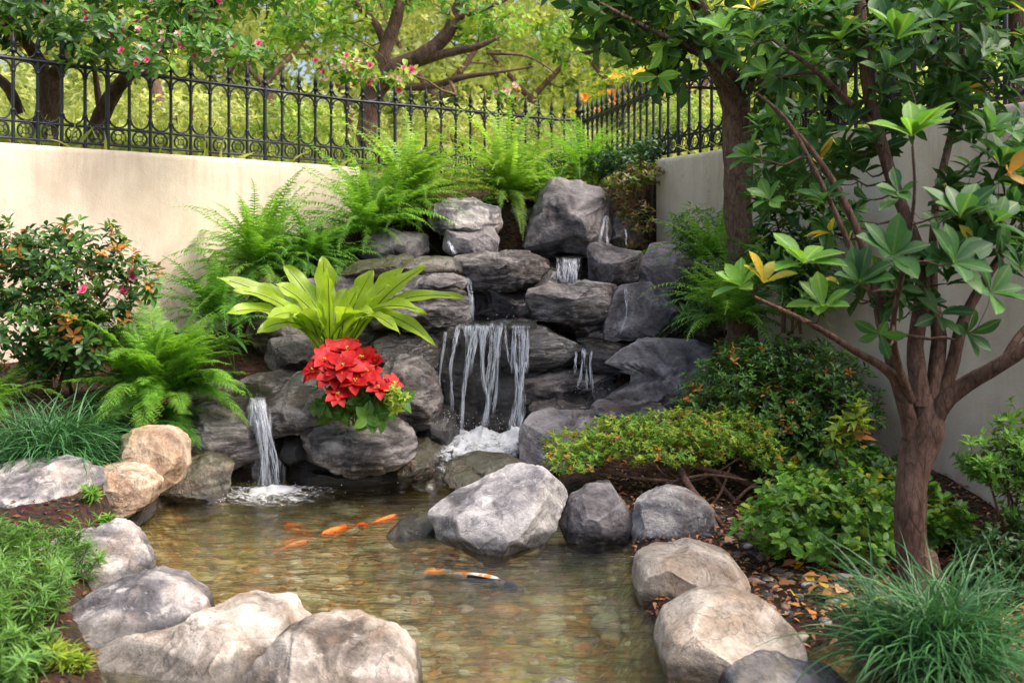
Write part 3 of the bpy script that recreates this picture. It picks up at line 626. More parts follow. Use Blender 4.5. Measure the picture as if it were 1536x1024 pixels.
rock('wet dark ledge boulder under the right part of the main waterfall', [(690, 510), (700, 490), (760, 486), (820, 490), (858, 505), (872, 522), (855, 548), (800, 562), (720, 560), (692, 540)], 8.2, .32, 'wetslate', 49, lean=.2, strat=.5, res=6, box=.65)
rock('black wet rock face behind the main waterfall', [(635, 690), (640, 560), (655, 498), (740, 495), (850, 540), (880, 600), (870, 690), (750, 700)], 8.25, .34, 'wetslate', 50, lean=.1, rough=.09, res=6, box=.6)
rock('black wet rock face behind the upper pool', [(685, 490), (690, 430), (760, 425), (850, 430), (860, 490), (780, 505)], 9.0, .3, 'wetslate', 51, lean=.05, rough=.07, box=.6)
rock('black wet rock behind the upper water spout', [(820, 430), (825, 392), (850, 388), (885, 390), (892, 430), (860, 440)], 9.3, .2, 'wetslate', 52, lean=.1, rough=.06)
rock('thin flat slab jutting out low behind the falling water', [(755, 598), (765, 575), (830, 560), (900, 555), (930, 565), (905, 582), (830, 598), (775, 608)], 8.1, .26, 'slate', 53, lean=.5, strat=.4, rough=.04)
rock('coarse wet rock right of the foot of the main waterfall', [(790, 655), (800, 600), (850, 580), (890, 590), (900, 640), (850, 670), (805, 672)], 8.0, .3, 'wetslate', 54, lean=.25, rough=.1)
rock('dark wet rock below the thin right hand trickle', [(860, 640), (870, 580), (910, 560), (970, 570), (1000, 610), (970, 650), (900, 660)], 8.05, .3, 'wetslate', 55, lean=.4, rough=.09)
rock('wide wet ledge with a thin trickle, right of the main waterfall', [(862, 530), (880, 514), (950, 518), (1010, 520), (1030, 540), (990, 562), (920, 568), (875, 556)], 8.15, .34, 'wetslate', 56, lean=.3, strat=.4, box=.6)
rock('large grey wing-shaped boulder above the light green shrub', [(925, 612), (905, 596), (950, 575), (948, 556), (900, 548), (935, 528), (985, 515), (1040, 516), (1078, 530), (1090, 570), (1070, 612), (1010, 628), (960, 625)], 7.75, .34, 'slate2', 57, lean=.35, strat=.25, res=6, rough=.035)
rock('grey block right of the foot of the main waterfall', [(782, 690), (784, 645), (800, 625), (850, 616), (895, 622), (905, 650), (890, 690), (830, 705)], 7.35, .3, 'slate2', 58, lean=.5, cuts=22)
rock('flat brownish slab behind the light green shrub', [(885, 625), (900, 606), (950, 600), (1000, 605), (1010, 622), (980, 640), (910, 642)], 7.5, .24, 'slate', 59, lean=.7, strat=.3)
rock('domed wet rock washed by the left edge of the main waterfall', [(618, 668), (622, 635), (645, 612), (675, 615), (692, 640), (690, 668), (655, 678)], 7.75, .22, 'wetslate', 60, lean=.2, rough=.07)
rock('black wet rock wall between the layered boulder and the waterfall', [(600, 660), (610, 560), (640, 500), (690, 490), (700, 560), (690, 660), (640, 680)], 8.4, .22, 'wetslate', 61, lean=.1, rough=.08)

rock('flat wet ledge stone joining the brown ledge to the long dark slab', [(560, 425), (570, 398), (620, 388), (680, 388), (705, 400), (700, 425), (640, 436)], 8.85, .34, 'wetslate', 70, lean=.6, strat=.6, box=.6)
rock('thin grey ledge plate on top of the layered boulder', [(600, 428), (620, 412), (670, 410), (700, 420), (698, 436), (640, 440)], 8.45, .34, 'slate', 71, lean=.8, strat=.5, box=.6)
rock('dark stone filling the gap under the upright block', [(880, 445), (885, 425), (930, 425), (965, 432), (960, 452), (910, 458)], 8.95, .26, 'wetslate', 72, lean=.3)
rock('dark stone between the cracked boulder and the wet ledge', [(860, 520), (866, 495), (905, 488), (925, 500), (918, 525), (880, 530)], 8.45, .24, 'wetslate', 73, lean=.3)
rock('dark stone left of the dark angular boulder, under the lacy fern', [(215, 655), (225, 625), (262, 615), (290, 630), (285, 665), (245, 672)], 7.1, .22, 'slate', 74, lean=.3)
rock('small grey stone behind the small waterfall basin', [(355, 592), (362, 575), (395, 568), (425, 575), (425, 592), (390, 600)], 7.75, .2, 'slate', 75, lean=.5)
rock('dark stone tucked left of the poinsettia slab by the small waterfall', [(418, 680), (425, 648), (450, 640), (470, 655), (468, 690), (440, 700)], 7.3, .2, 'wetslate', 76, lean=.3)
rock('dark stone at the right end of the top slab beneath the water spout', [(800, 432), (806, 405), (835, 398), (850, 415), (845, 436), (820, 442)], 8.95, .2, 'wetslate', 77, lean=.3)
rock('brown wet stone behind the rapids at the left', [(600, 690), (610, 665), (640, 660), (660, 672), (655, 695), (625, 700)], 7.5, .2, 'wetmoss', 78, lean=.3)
# ------------------------------------------------------------------ falling water, foam, upper pools
def mat_fall(lo=.02, mid=.45, hi=.9):
    t = NT('falling_water'); tc = t.N('TexCoord')
    n = t.noise(t.mapping(tc.outputs['Object'], (75, 30, 3.2)), 1, 4, .6, .4); n2 = t.noise(t.mapping(tc.outputs['Object'], (20, 10, 5)), 1, 3)
    a = t.ramp(t.math('MULTIPLY_ADD', n2, .5, t.math('MULTIPLY', n, .75)), [(.50, lo), (.62, mid), (.80, hi)])
    fd = t.N('Attribute', attribute_name='rib'); a = t.math('MULTIPLY', a, fd.outputs['Fac'])
    lw = t.N('LayerWeight'); lw.inputs[0].default_value = .5; a = t.math('MULTIPLY', a, t.ramp(lw.outputs['Facing'], [(.2, 1.), (.9, .05)]))
    p = t.bsdf(Base_Color=(.80, .84, .92), Roughness=.2, Specular_IOR_Level=.6, Normal=t.bump(n, .6, .01)); tr = t.N('BsdfTransparent'); mx = t.N('MixShader')
    t.set(mx.inputs[0], a); t.t.links.new(tr.outputs[0], mx.inputs[1]); t.t.links.new(p, mx.inputs[2]); return t.done(mx.outputs[0])
def mat_foam(name, lo=.46, hi=.62, sc=9, amax=.95):
    t = NT(name); g = t.N('NewGeometry'); pos = g.outputs['Position']
    at_ = t.N('Attribute', attribute_name='foam')
    n = t.noise(t.mapping(pos, (1, 2.1, 1)), sc, 8, .68, 1.2)
    a = t.math('ADD', n, t.math('MULTIPLY_ADD', at_.outputs['Fac'], .55, -.30))
    a = t.math('MULTIPLY', t.ramp(a, [(lo, 0.), (hi, 1.)]), amax)
    p = t.bsdf(Base_Color=(.83, .85, .88), Roughness=.45, Normal=t.bump(n, .8, .03)); tr = t.N('BsdfTransparent'); mx = t.N('MixShader')
    t.set(mx.inputs[0], a); t.t.links.new(tr.outputs[0], mx.inputs[1]); t.t.links.new(p, mx.inputs[2]); return t.done(mx.outputs[0])
M['fall'] = mat_fall(); M['veil'] = mat_fall(.0, .07, .42); M['foam'] = mat_foam('white_foam', .44, .66, 15, .85)
M['streamwater'] = mat_water('fast_stream_water', (.62, .60, .55), .08)
def sheet(mb, path, n=26, flat=.35, seed=0):
    P = np.array([at(*q[:3]) for q in path]); Wd = np.array([q[3]*q[2]/F/2 for q in path]); wm = max(q[3] for q in path)
    k = int(round(wm/1.7))
    if k >= 2:
        r_ = np.random.default_rng(seed+11); u = np.linspace(0, 1, len(path))
        for j in range(k+2):
            o_ = r_.uniform(-1, 1, len(path))*.6+r_.uniform(-1, 1)*.5
            sub = [(q[0]+o_[i]*q[3]*.5, q[1]+(0 if 0 < i < len(path)-1 else r_.uniform(-1, 1)), q[2]+r_.uniform(-.02, .02), r_.uniform(.25, .85)*(1.9 if i == len(path)-1 else 1)) for i, q in enumerate(path)]
            tube_sheet(mb, sub, n, .7, seed*3+j)
        path = [(q[0], q[1], q[2]+.012, q[3]*1.05) for q in path]; flat = .12; tube_sheet(mb, path, n, flat, seed, 1); return
    tube_sheet(mb, path, n, flat, seed)
def tube_sheet(mb, path, n=26, flat=.35, seed=0, m=0):
    """a strand of falling water: flattened, rippled tube along (px,py,Y,width_px)"""
    P = np.array([at(*q[:3]) for q in path]); Wd = np.array([q[3]*q[2]/F/2 for q in path])
    u = np.linspace(0, 1, n); sp = smooth_path(P, n); w = np.interp(u, np.linspace(0, 1, len(Wd)), Wd)
    w = w*(1+.45*vnoise(np.stack([u*9, 0*u+seed, 0*u], -1), seed)); sp[:, 0] += .010*vnoise(np.stack([u*7, 0*u, 0*u+seed], -1), seed+3)
    k = 16; th = np.arange(k)*2*np.pi/k; j = 1+.25*vnoise(np.stack([np.repeat(np.cos(th)[None]*3, n, 0), u[:, None]*2+0*th, np.repeat(np.sin(th)[None]*3, n, 0)], -1), seed)
    v = sp[:, None]+np.stack([np.cos(th)[None]*w[:, None]*j, -np.sin(th)[None]*np.maximum(w[:, None]*flat, .004)*j, 0*j], -1)
    i = np.arange(n-1)[:, None]*k; jj = np.arange(k)[None]; j2 = (jj+1) % k
    mb.add(v, np.stack([i+jj, i+j2, i+k+j2, i+k+jj], -1).reshape(-1, 4), m, a=np.repeat(np.clip(np.minimum(u*14+.25, (1-u)*5+.05), 0, 1), k))
def fall(label, paths, group=None):
    mb = MB(); paths = [[(p[0][0], p[0][1]-2, p[0][2]+.13, p[0][3]*1.3)]+list(p) for p in paths]
    for k, p in enumerate(paths): sheet(mb, p, seed=k*7+len(label))
    P = at(*paths[0][-1][:3]); o = mb.build('waterfall', [M['fall'], M['veil']], origin=P); tag(o, label, 'waterfall', group); return o
def burst(px0, px1, pyt, pyb, Yt, Yb, n, w, spread=1.0, seed=1):
    r = np.random.default_rng(seed); out = []
    for k in range(n):
        a = r.uniform(0, 1); x0 = px0+(px1-px0)*a; x1 = (px0+px1)/2+(x0-(px0+px1)/2)*spread+r.normal(0, 2)
        ym = pyt+(pyb-pyt)*r.uniform(.35, .6)
        out.append([(x0, pyt, Yt, w*r.uniform(.5, 1.2)), (x0+(x1-x0)*.35, pyt+6, Yt-.05, w), ((x0+x1)/2+r.normal(0, 2), ym, (Yt+Yb)/2-.05, w*r.uniform(.5, 1)), (x1, pyb, Yb, w*r.uniform(.6, 1.3))])
    return out
fall('thin strand at the far left edge of the main waterfall', [[(668, 500, 7.9, 4), (663, 530, 7.88, 5), (658, 570, 7.87, 6), (655, 612, 7.8, 8)]])
fall('split strand second from the left in the main waterfall', [[(690, 488, 8.0, 5), (684, 515, 7.86, 5), (676, 550, 7.84, 4), (677, 590, 7.8, 3), (679, 618, 7.8, 5)], [(686, 490, 7.99, 3), (680, 520, 7.86, 2), (674, 556, 7.84, 4)]])
fall('fan shaped strand narrowing downward, left of the centre of the main waterfall', [[(709, 487, 8.0, 22), (709, 492, 7.9, 20), (705, 530, 7.84, 10), (698, 570, 7.8, 4), (694, 610, 7.78, 4), (693, 645, 7.75, 6)], [(715, 488, 8.0, 4), (712, 520, 7.86, 3), (706, 560, 7.82, 3)]])
fall('central braided strands of the main waterfall', [[(728, 487, 8.0, 20), (727, 492, 7.9, 18), (724, 530, 7.84, 9), (727, 575, 7.8, 5), (733, 605, 7.78, 8), (724, 648, 7.75, 12)], [(748, 487, 8.0, 20), (747, 495, 7.88, 16), (742, 540, 7.83, 6), (736, 585, 7.8, 6), (730, 615, 7.78, 7), (722, 650, 7.75, 9)], [(738, 488, 8.0, 6), (736, 530, 7.85, 4), (730, 580, 7.8, 4)], [(752, 488, 8.0, 4), (747, 540, 7.84, 4), (744, 590, 7.8, 4), (740, 620, 7.78, 5)]])
fall('hair-thin strand between the braided strands and the widest strand', [[(758, 490, 8.0, 2), (760, 520, 7.86, 2), (768, 555, 7.85, 1.6)]])
fall('widest and whitest strand at the right of the main waterfall', burst(770, 791, 488, 560, 8.0, 7.86, 9, 5, .8, 3)+[[(773, 545, 7.85, 5), (776, 580, 7.8, 6), (772, 615, 7.78, 8), (764, 650, 7.7, 9)], [(788, 545, 7.85, 5), (783, 585, 7.8, 6), (785, 620, 7.78, 7), (776, 652, 7.7, 10)], [(780, 550, 7.86, 8), (782, 570, 7.85, 7), (778, 600, 7.8, 6), (780, 648, 7.75, 9)]])
fall('short bright spout pouring between the top slab and the upright block', burst(834, 872, 387, 424, 9.0, 8.82, 11, 5, .55, 5))
fall('narrow stream beside the layered boulder above the main waterfall', [[(701, 418, 8.5, 4), (704, 440, 8.2, 3), (707, 462, 8.18, 3), (706, 482, 8.15, 5)], [(704, 420, 8.5, 2), (709, 445, 8.2, 2), (709, 480, 8.15, 3)]])
fall('small waterfall pouring into the left of the pond', burst(374, 398, 596, 640, 7.2, 7.08, 9, 7, .8, 7)+[[(384, 594, 7.25, 20), (385, 604, 7.1, 22), (391, 640, 7.05, 24), (398, 680, 7.02, 28), (404, 735, 7.0, 36)], [(376, 600, 7.2, 6), (386, 640, 7.02, 7), (394, 690, 6.99, 7), (392, 735, 6.97, 10)], [(395, 602, 7.2, 6), (404, 650, 7.03, 7), (413, 690, 7.0, 6), (418, 735, 6.97, 10)], [(385, 600, 7.15, 7), (397, 650, 7.0, 7), (404, 735, 6.96, 9)]])
fall('thin trickles falling from the wet ledge right of the main waterfall', [[(876, 524, 7.95, 5), (873, 545, 7.85, 3), (868, 580, 7.82, 3)], [(878, 526, 7.95, 3), (879, 550, 7.85, 2), (880, 585, 7.82, 2)], [(887, 528, 7.95, 3), (886, 555, 7.85, 2), (890, 590, 7.82, 2)], [(864, 530, 7.95, 2), (862, 560, 7.85, 2)]])
fall('faint trickle running down beside the tallest boulder', [[(908, 325, 9.3, 4), (903, 345, 9.12, 3), (899, 365, 9.05, 5)], [(912, 326, 9.3, 2), (910, 350, 9.12, 2), (912, 366, 9.05, 3)], [(938, 345, 9.3, 2), (940, 368, 9.2, 3)]])
fall('faint trickle over the veined boulder at middle right', [[(938, 432, 8.35, 3), (940, 455, 8.08, 2.5), (937, 480, 8.02, 2), (932, 500, 7.98, 2)]])
fall('short trickle from the upper left grey block', [[(672, 362, 9.0, 4), (677, 372, 8.95, 6), (684, 381, 8.9, 8)]])
def patch(name, label, pts, mat, kind, res=.03, foamc=None, amp=.01, z=0, wav=12, cat=None, bumps=()):
    """small water surface bounded by 4 world corners, bilinear, with ripples"""
    A, B, C_, D_ = [np.array(p) for p in pts]; nu = max(4, int(np.linalg.norm(B-A)/res)); nv = max(4, int(np.linalg.norm(D_-A)/res))
    u = np.linspace(0, 1, nu)[None, :, None]; v = np.linspace(0, 1, nv)[:, None, None]
    p = (A*(1-u)+B*u)*(1-v)+(D_*(1-u)+C_*u)*v
    p[..., 2] += amp*fbm(p*(wav, wav*1.3, 0), 6, 3, .6)+z
    for (c, r_, h_) in bumps: p[..., 2] += h_*np.exp(-((p[..., 0]-c[0])**2+(p[..., 1]-c[1])**2)/r_**2)*(1+.6*fbm(p*(30, 30, 0), 16, 2))
    mb = MB(); mb.add(p, grid_faces(nv, nu)); org = p.reshape(-1, 3).mean(0); o = mb.build(name, mat, origin=org)
    if foamc is not None:
        a = o.data.attributes.new('foam', 'FLOAT', 'POINT'); f = np.zeros(nu*nv); P = p.reshape(-1, 3)
        for (c, r, k) in foamc: f = np.maximum(f, k*np.clip(1-np.hypot((P[:, 0]-c[0])/r, (P[:, 1]-c[1])/(r*1.0)), 0, 1)**.6)
        uu = np.broadcast_to(u, (nv, nu, 1)).ravel(); vv = np.broadcast_to(v, (nv, nu, 1)).ravel()
        e = np.clip(np.minimum(np.minimum(uu, 1-uu), np.minimum(vv, 1-vv))*7, 0, 1)
        a.data.foreach_set('value', (f*e-(1-e)).astype(np.float32))
    tag(o, label, cat, kind=kind); return o
def zat(px, Y, z): return np.array(((px-768)*Y/F, Y, z))
patch('stream_pool_water', None, [zat(640, 8.2, 1.085), zat(870, 8.2, 1.085), zat(860, 9.0, 1.09), zat(690, 9.0, 1.09)], M['streamwater'], 'structure', amp=.006)
patch('stream_lip_water', None, [zat(690, 7.93, 1.045), zat(800, 7.93, 1.045), zat(806, 8.22, 1.088), zat(684, 8.22, 1.088)], M['streamwater'], 'structure', amp=.008)
patch('stream_pool_water', None, [zat(820, 8.95, 1.60), zat(880, 8.95, 1.60), zat(900, 9.6, 1.63), zat(700, 9.6, 1.63)], M['streamwater'], 'structure', amp=.006)
patch('stream_pool_water', None, [zat(866, 7.98, .945), zat(1000, 7.98, .945), zat(1000, 8.7, .96), zat(860, 8.7, .96)], M['streamwater'], 'structure', amp=.012, wav=16)
patch('stream_pool_water', None, [zat(350, 7.2, .63), zat(405, 7.2, .62), zat(420, 8.0, .66), zat(350, 8.0, .66)], M['streamwater'], 'structure', amp=.008)
# the rapids below the main fall
RA = [zat(620, 6.85, .0), zat(800, 6.85, .0), zat(800, 8.05, .25), zat(610, 8.05, .25)]
patch('rapids_water', None, RA, M['streamwater'], 'structure', amp=.034, wav=13, res=.02)
fc = [(zat(722, 7.72, 0), .22, 1.2), (zat(775, 7.7, 0), .25, 1.3), (zat(692, 7.75, 0), .15, 1.1), (zat(690, 7.6, 0), .35, .9), (zat(740, 7.5, 0), .38, .9), (zat(775, 7.6, 0), .3, .9), (zat(660, 7.3, 0), .4, .45), (zat(640, 7.1, 0), .3, .4), (zat(720, 7.2, 0), .4, .4)]
patch('rapids_foam', 'white churning foam at the foot of the main waterfall', [q+np.array((0, 0, .02)) for q in RA], M['foam'], 'stuff', amp=.036, wav=13, res=.014, foamc=fc, cat='foam', bumps=[(zat(722, 7.74, 0), .07, .07), (zat(776, 7.7, 0), .09, .09), (zat(693, 7.75, 0), .05, .05), (zat(755, 7.6, 0), .08, .03)])
c0 = wl(407, 742); FA = [c0+np.array((-.55, -.5, 0)), c0+np.array((.65, -.5, 0)), c0+np.array((.65, .25, 0)), c0+np.array((-.55, .25, 0))]
patch('pond_foam', 'white splash foam where the small left waterfall meets the pond', [q+np.array((0, 0, .022)) for q in FA], M['foam'], 'stuff', amp=.014, wav=16, res=.012, bumps=[(c0+np.array((0, .04, 0)), .08, .035)], foamc=[(c0, .55, .72), (c0+np.array((0, .03, 0)), .2, 1.45)], cat='foam')
mb = MB(); V2, F2 = ICO[2]
for c, n, s in ((wl(405, 738), 90, .20), (wl(520, 745), 40, .5), (at(740, 640, 7.6), 150, .22), (at(660, 625, 7.6), 50, .1), (at(850, 420, 8.8), 40, .07), (at(875, 580, 7.85), 70, .09), (at(760, 478, 8.4), 20, .15)):
    for k in range(n):
        p = np.array(c)+rng.normal(size=3)*(s, s*.6, s*.28); 
        if c[2] < .1: p[2] = abs(p[2]-c[2])*.4+.012
        mb.add(V2*rng.uniform(.0008, .0028)+p, F2)
M['drop'] = flat_mat('water_drop', (.8, .82, .86), .1, .8, 5, .05)
tag(mb.build('splash_droplets', M['drop']), 'tiny bright water droplets flying around the waterfalls', 'water droplets', kind='stuff')

# ------------------------------------------------------------------ koi
def koi(label, head, tail, z, cols, L=None, bend=.05):
    a = wl(*head, z); b = wl(*tail, z); d = unit(b-a); L = L or np.linalg.norm(b-a); s = np.array((-d[1], d[0], 0)); n = 28; k = 12
    u = np.linspace(0, 1, n); w = .074*L*np.sin(np.pi*np.clip(u*.93+.03, 0, 1)**.62)**.8; h = w*1.1
    cpos = a+np.outer(u*L*.80, d)+np.outer(np.sin(u*3.2-.4)*bend*L, s)
    th = np.arange(k)*2*np.pi/k
    v = cpos[:, None]+np.cos(th)[None, :, None]*w[:, None, None]*s+np.sin(th)[None, :, None]*h[:, None, None]*np.array((0, 0, 1.))
    i = np.arange(n-1)[:, None]*k; j = np.arange(k)[None]; j2 = (j+1) % k
    root = thing('koi_fish', label, 'fish', cpos[n//2])
    mb = MB(); mb.add(v, np.stack([i+j, i+j2, i+k+j2, i+k+j], -1).reshape(-1, 4)); mb.add(v[0], [list(range(k))[::-1]]); mb.add(v[-1], [list(range(k))])
    t = NT('koi_skin'); tc = t.N('TexCoord'); nn = t.noise(tc.outputs['Object'], 16, 4, .5); c = t.ramp(nn, [(.40, cols[0]), (.46, cols[1]), (.58, cols[1]), (.64, cols[2])])
    m = t.done(t.bsdf(Base_Color=c, Roughness=.3, Specular_IOR_Level=.6)); mb.build('body', m, root)
    fm = flat_mat('koi_fin', cols[0], .5, .3, 40, .2)
    def fin(name, base, dirs, ln, wd, up=None):
        mb = MB(); q = 7; dv = unit(dirs); sv = unit(np.cross(dv, (0, 0, 1.))) if up is None else np.array(up, float); pts = []
        for r_ in range(5):
            f_ = r_/4
            for c_ in range(q):
                g_ = (c_/(q-1)-.5)*2; pts.append(base+dv*ln*f_*(1-.15*abs(g_)+(.25*abs(g_)*f_))+sv*g_*wd*(.2+.8*f_)+np.array((0, 0, .02*math.sin(g_*2+f_*2)*f_*L)))
        mb.add(pts, grid_faces(5, q)); mb.build(name, fm, root)
    e = cpos[-1]; fin('tail_fin', e, d+s*.2, .24*L, .10*L)
    for sg in (-1, 1): fin('pectoral_fin', cpos[7]+s*sg*w[7]*.8, s*sg+d*.8, .13*L, .045*L)
    fin('dorsal_fin', cpos[11]+np.array((0, 0, h[11]*.8)), d, .28*L, .03*L, (0, 0, 1))
    mb = MB()
    for sg in (-1, 1): mb.add(V2*.006+cpos[2]+s*sg*w[2]*.8+np.array((0, 0, h[2]*.4)), F2)
    mb.build('eyes', flat_mat('koi_eye', (.01, .01, .01), .2), root)
OR = ((.75, .12, .01), (.85, .20, .02), (.9, .35, .06))
koi('bright orange koi at the back of the pond, nearer the small waterfall', (480, 804), (535, 789), -.025, OR, .34)
koi('bright orange koi touching the end of the other one, nearer the mossy stone', (597, 774), (556, 785), -.025, OR, .30, .03)
koi('white koi with orange patches in the dark water below the largest pale boulder', (752, 874), (662, 858), -.03, ((.85, .30, .04), (.62, .62, .58), (.80, .22, .03)), .42, .02)
koi('dark koi swimming alongside the white and orange one', (785, 888), (650, 868), -.035, ((.015, .015, .02), (.02, .02, .03), (.12, .10, .08)), .52, -.04)
koi('slim orange koi just left of the pair at the back of the pond', (462, 812), (428, 822), -.07, OR, .26, -.04)
koi('small dim orange koi below the small waterfall foam', (425, 790), (455, 800), -.06, OR, .28, .03)

# ------------------------------------------------------------------ pebbles and leaf litter on the ground and the pond bed
def gz(x, y): return ground_z(np.array(x), np.array(y))
def scatter_stones(mb, n, xr, yr, size, cond, seed):
    r = np.random.default_rng(seed); x = r.uniform(*xr, n); y = r.uniform(*yr, n); z = gz(x, y); k = cond(x, y, z)
    V, Fc = ICO['p']
    for a, b, c in zip(x[k], y[k], z[k]):
        s = r.uniform(*size); q = V*np.array((s*r.uniform(.8, 1.5), s*r.uniform(.7, 1.1), s*r.uniform(.35, .6))); an = r.uniform(0, 6.3)
        q = np.stack([q[:, 0]*math.cos(an)-q[:, 1]*math.sin(an), q[:, 0]*math.sin(an)+q[:, 1]*math.cos(an), q[:, 2]], 1)
        mb.add(q+(a, b, c+s*r.uniform(-.25, .25)), Fc)
pv, pf = ico(3); pv = pv*(1+.10*vnoise(pv*1.7, 3))[:, None]; ICO['p'] = (pv, pf)
def mat_pebble(name, stops, rough=.6):
    t = NT(name); g = t.N('NewGeometry'); c = t.ramp(g.outputs['Random Per Island'], stops, 'CONSTANT')
    n = t.noise(g.outputs['Position'], 45, 5, .6); c = t.mix(.8, c, t.ramp(n, [(.3, .6), (.7, 1.35)]), 'MULTIPLY')
    return t.done(t.bsdf(Base_Color=c, Roughness=rough, Normal=t.bump(n, .4, .01)))
inp = lambda x, y: inside(POND, x, y)
mb = MB(); scatter_stones(mb, 2200, (-2.7, 1.7), (2.6, 7.3), (.010, .045), lambda x, y, z: (z < -.1), 1)
scatter_stones(mb, 500, (-2.7, 1.7), (2.8, 7.2), (.03, .075), lambda x, y, z: (z < -.12), 12)
scatter_stones(mb, 70, (-2.7, 1.7), (2.9, 7.0), (.07, .12), lambda x, y, z: (z < -.15), 2)
tag(mb.build('pond_pebbles', mat_pebble('pond_pebble', [(0, (.16, .12, .07)), (.15, (.42, .36, .20)), (.3, (.28, .30, .15)), (.45, (.56, .50, .32)), (.6, (.40, .19, .06)), (.7, (.52, .52, .36)), (.85, (.22, .16, .09)), (.93, (.70, .66, .54))])), 'rounded brown, olive and ochre pebbles covering the pond floor', 'pebbles', kind='stuff')
mb = MB(); scatter_stones(mb, 900, (.9, 2.3), (3.2, 6.3), (.012, .035), lambda x, y, z: (z > -.03) & (segdist(POND, x, y) < .7), 3)
tag(mb.build('bank_pebbles', mat_pebble('bank_pebble', [(0, (.05, .05, .06)), (.3, (.16, .12, .10)), (.5, (.30, .20, .15)), (.7, (.09, .06, .05)), (.85, (.4, .36, .33))])), 'small grey and brown pebbles on the right bank', 'pebbles', kind='stuff')
M['deadleaf'] = leaf_mat('fallen_leaf', [(.30, .12, .04), (.45, .20, .06), (.22, .09, .04), (.60, .30, .10), (.35, .10, .04), (.55, .36, .20)], .15, .6)
M['mulch'] = leaf_mat('bark_chip', [(.05, .025, .015), (.10, .045, .025), (.16, .07, .035), (.03, .015, .01)], .0, .85)
r = np.random.default_rng(5)
def litter(n, xr, yr, size, cond, mat, T=LEAF_S, lift=.01, seed=0):
    r = np.random.default_rng(seed); x = r.uniform(*xr, n); y = r.uniform(*yr, n); z = gz(x, y); k = cond(x, y, z); x, y, z = x[k], y[k], z[k]
    d = np.stack([np.cos(a := r.uniform(0, 6.3, len(x))), np.sin(a), r.normal(0, .22, len(x))], 1)
    mb = MB(); place(mb, T, np.stack([x, y, z+lift], 1), d, r.uniform(*size, len(x)), r.normal(0, .35, len(x))); return mb
land = lambda x, y, z: (z > .0) & (z < 2.4)
tag(litter(26000, (-4.5, 3.6), (3.0, 10.5), (.015, .05), land, 0, seed=8).build('bark_mulch', M['mulch']), 'dark brown shredded bark mulch over the beds', 'mulch', kind='stuff')
tag(litter(5200, (.6, 3.2), (3.2, 7.2), (.02, .05), land, 0, LEAF_M, .014, seed=9).build('leaf_litter', M['deadleaf']), 'small orange-brown leaf litter strewn on the right bed', 'leaf litter', kind='stuff')
tag(litter(1500, (-2.4, 1.3), (3.3, 7.0), (.035, .07), lambda x, y, z: z < -.12, 0, LEAF_R, .07, seed=10).build('sunken_leaves', M['deadleaf']), 'orange and brown leaves sunk on the pond floor', 'sunken leaves', kind='stuff')
FLM = [flat_mat('dry_leaf_orange', (.55, .22, .06), .6, .3, 40, .3), flat_mat('dry_leaf_tan', (.58, .34, .17), .6, .3, 40, .3), flat_mat('dry_leaf_brown', (.30, .13, .05), .6, .3, 40, .3), flat_mat('dry_leaf_yellow', (.62, .38, .06), .6, .3, 40, .3)]
fl = []
for m_ in FLM:
    mb = MB(); place(mb, leaf_t(5, .72, .14, .2, .7, 0, .6), np.zeros((1, 3)), np.array([[0, 1, .05]]), 1.0); tube(mb, [(0, 0, 0), (0, -.12, .02), (.03, -.28, .05)], .012, 4); fl.append(mb.mesh('fallen_leaf', m_))
spots = [(1215, 942), (1240, 925), (1168, 880), (1190, 900), (1140, 868), (1205, 915), (1150, 905), (1260, 905), (1225, 870), (1285, 930), (1130, 855), (1212, 990), (1245, 1005), (1265, 890), (1175, 855), (1110, 800), (1085, 792), (1100, 815), (955, 745), (955, 778), (898, 724), (1000, 735), (940, 722), (1205, 850), (1235, 850), (1180, 930), (1160, 850), (1300, 915), (1230, 960), (1195, 875), (1255, 940), (1320, 900), (1215, 895), (1145, 835), (1125, 880), (1240, 890), (1275, 915), (1190, 835)]
for i, (px, py) in enumerate(spots):
    Y = 5.0
    for _ in range(12):
        p = at(px, py, Y); z = float(gz(p[0], p[1])); Y = (H-z)*F/(py-370)
    p = at(px, py, Y)
    if float(gz(p[0], p[1])) < 0: continue
    o = bpy.data.objects.new('fallen_leaf', fl[i % 4]); COL.objects.link(o); o.location = (p[0], p[1], max(float(gz(p[0], p[1])), .0)+.025)
    o.rotation_euler = (r.normal(0, .3), r.normal(0, .3), r.uniform(0, 6.3)); s = r.uniform(.05, .10); o.scale = (s, s, s)
    tag(o, 'dry orange-brown fallen leaf lying on the dark soil of the right bank', 'leaf', 'fallen leaves on the right bank')

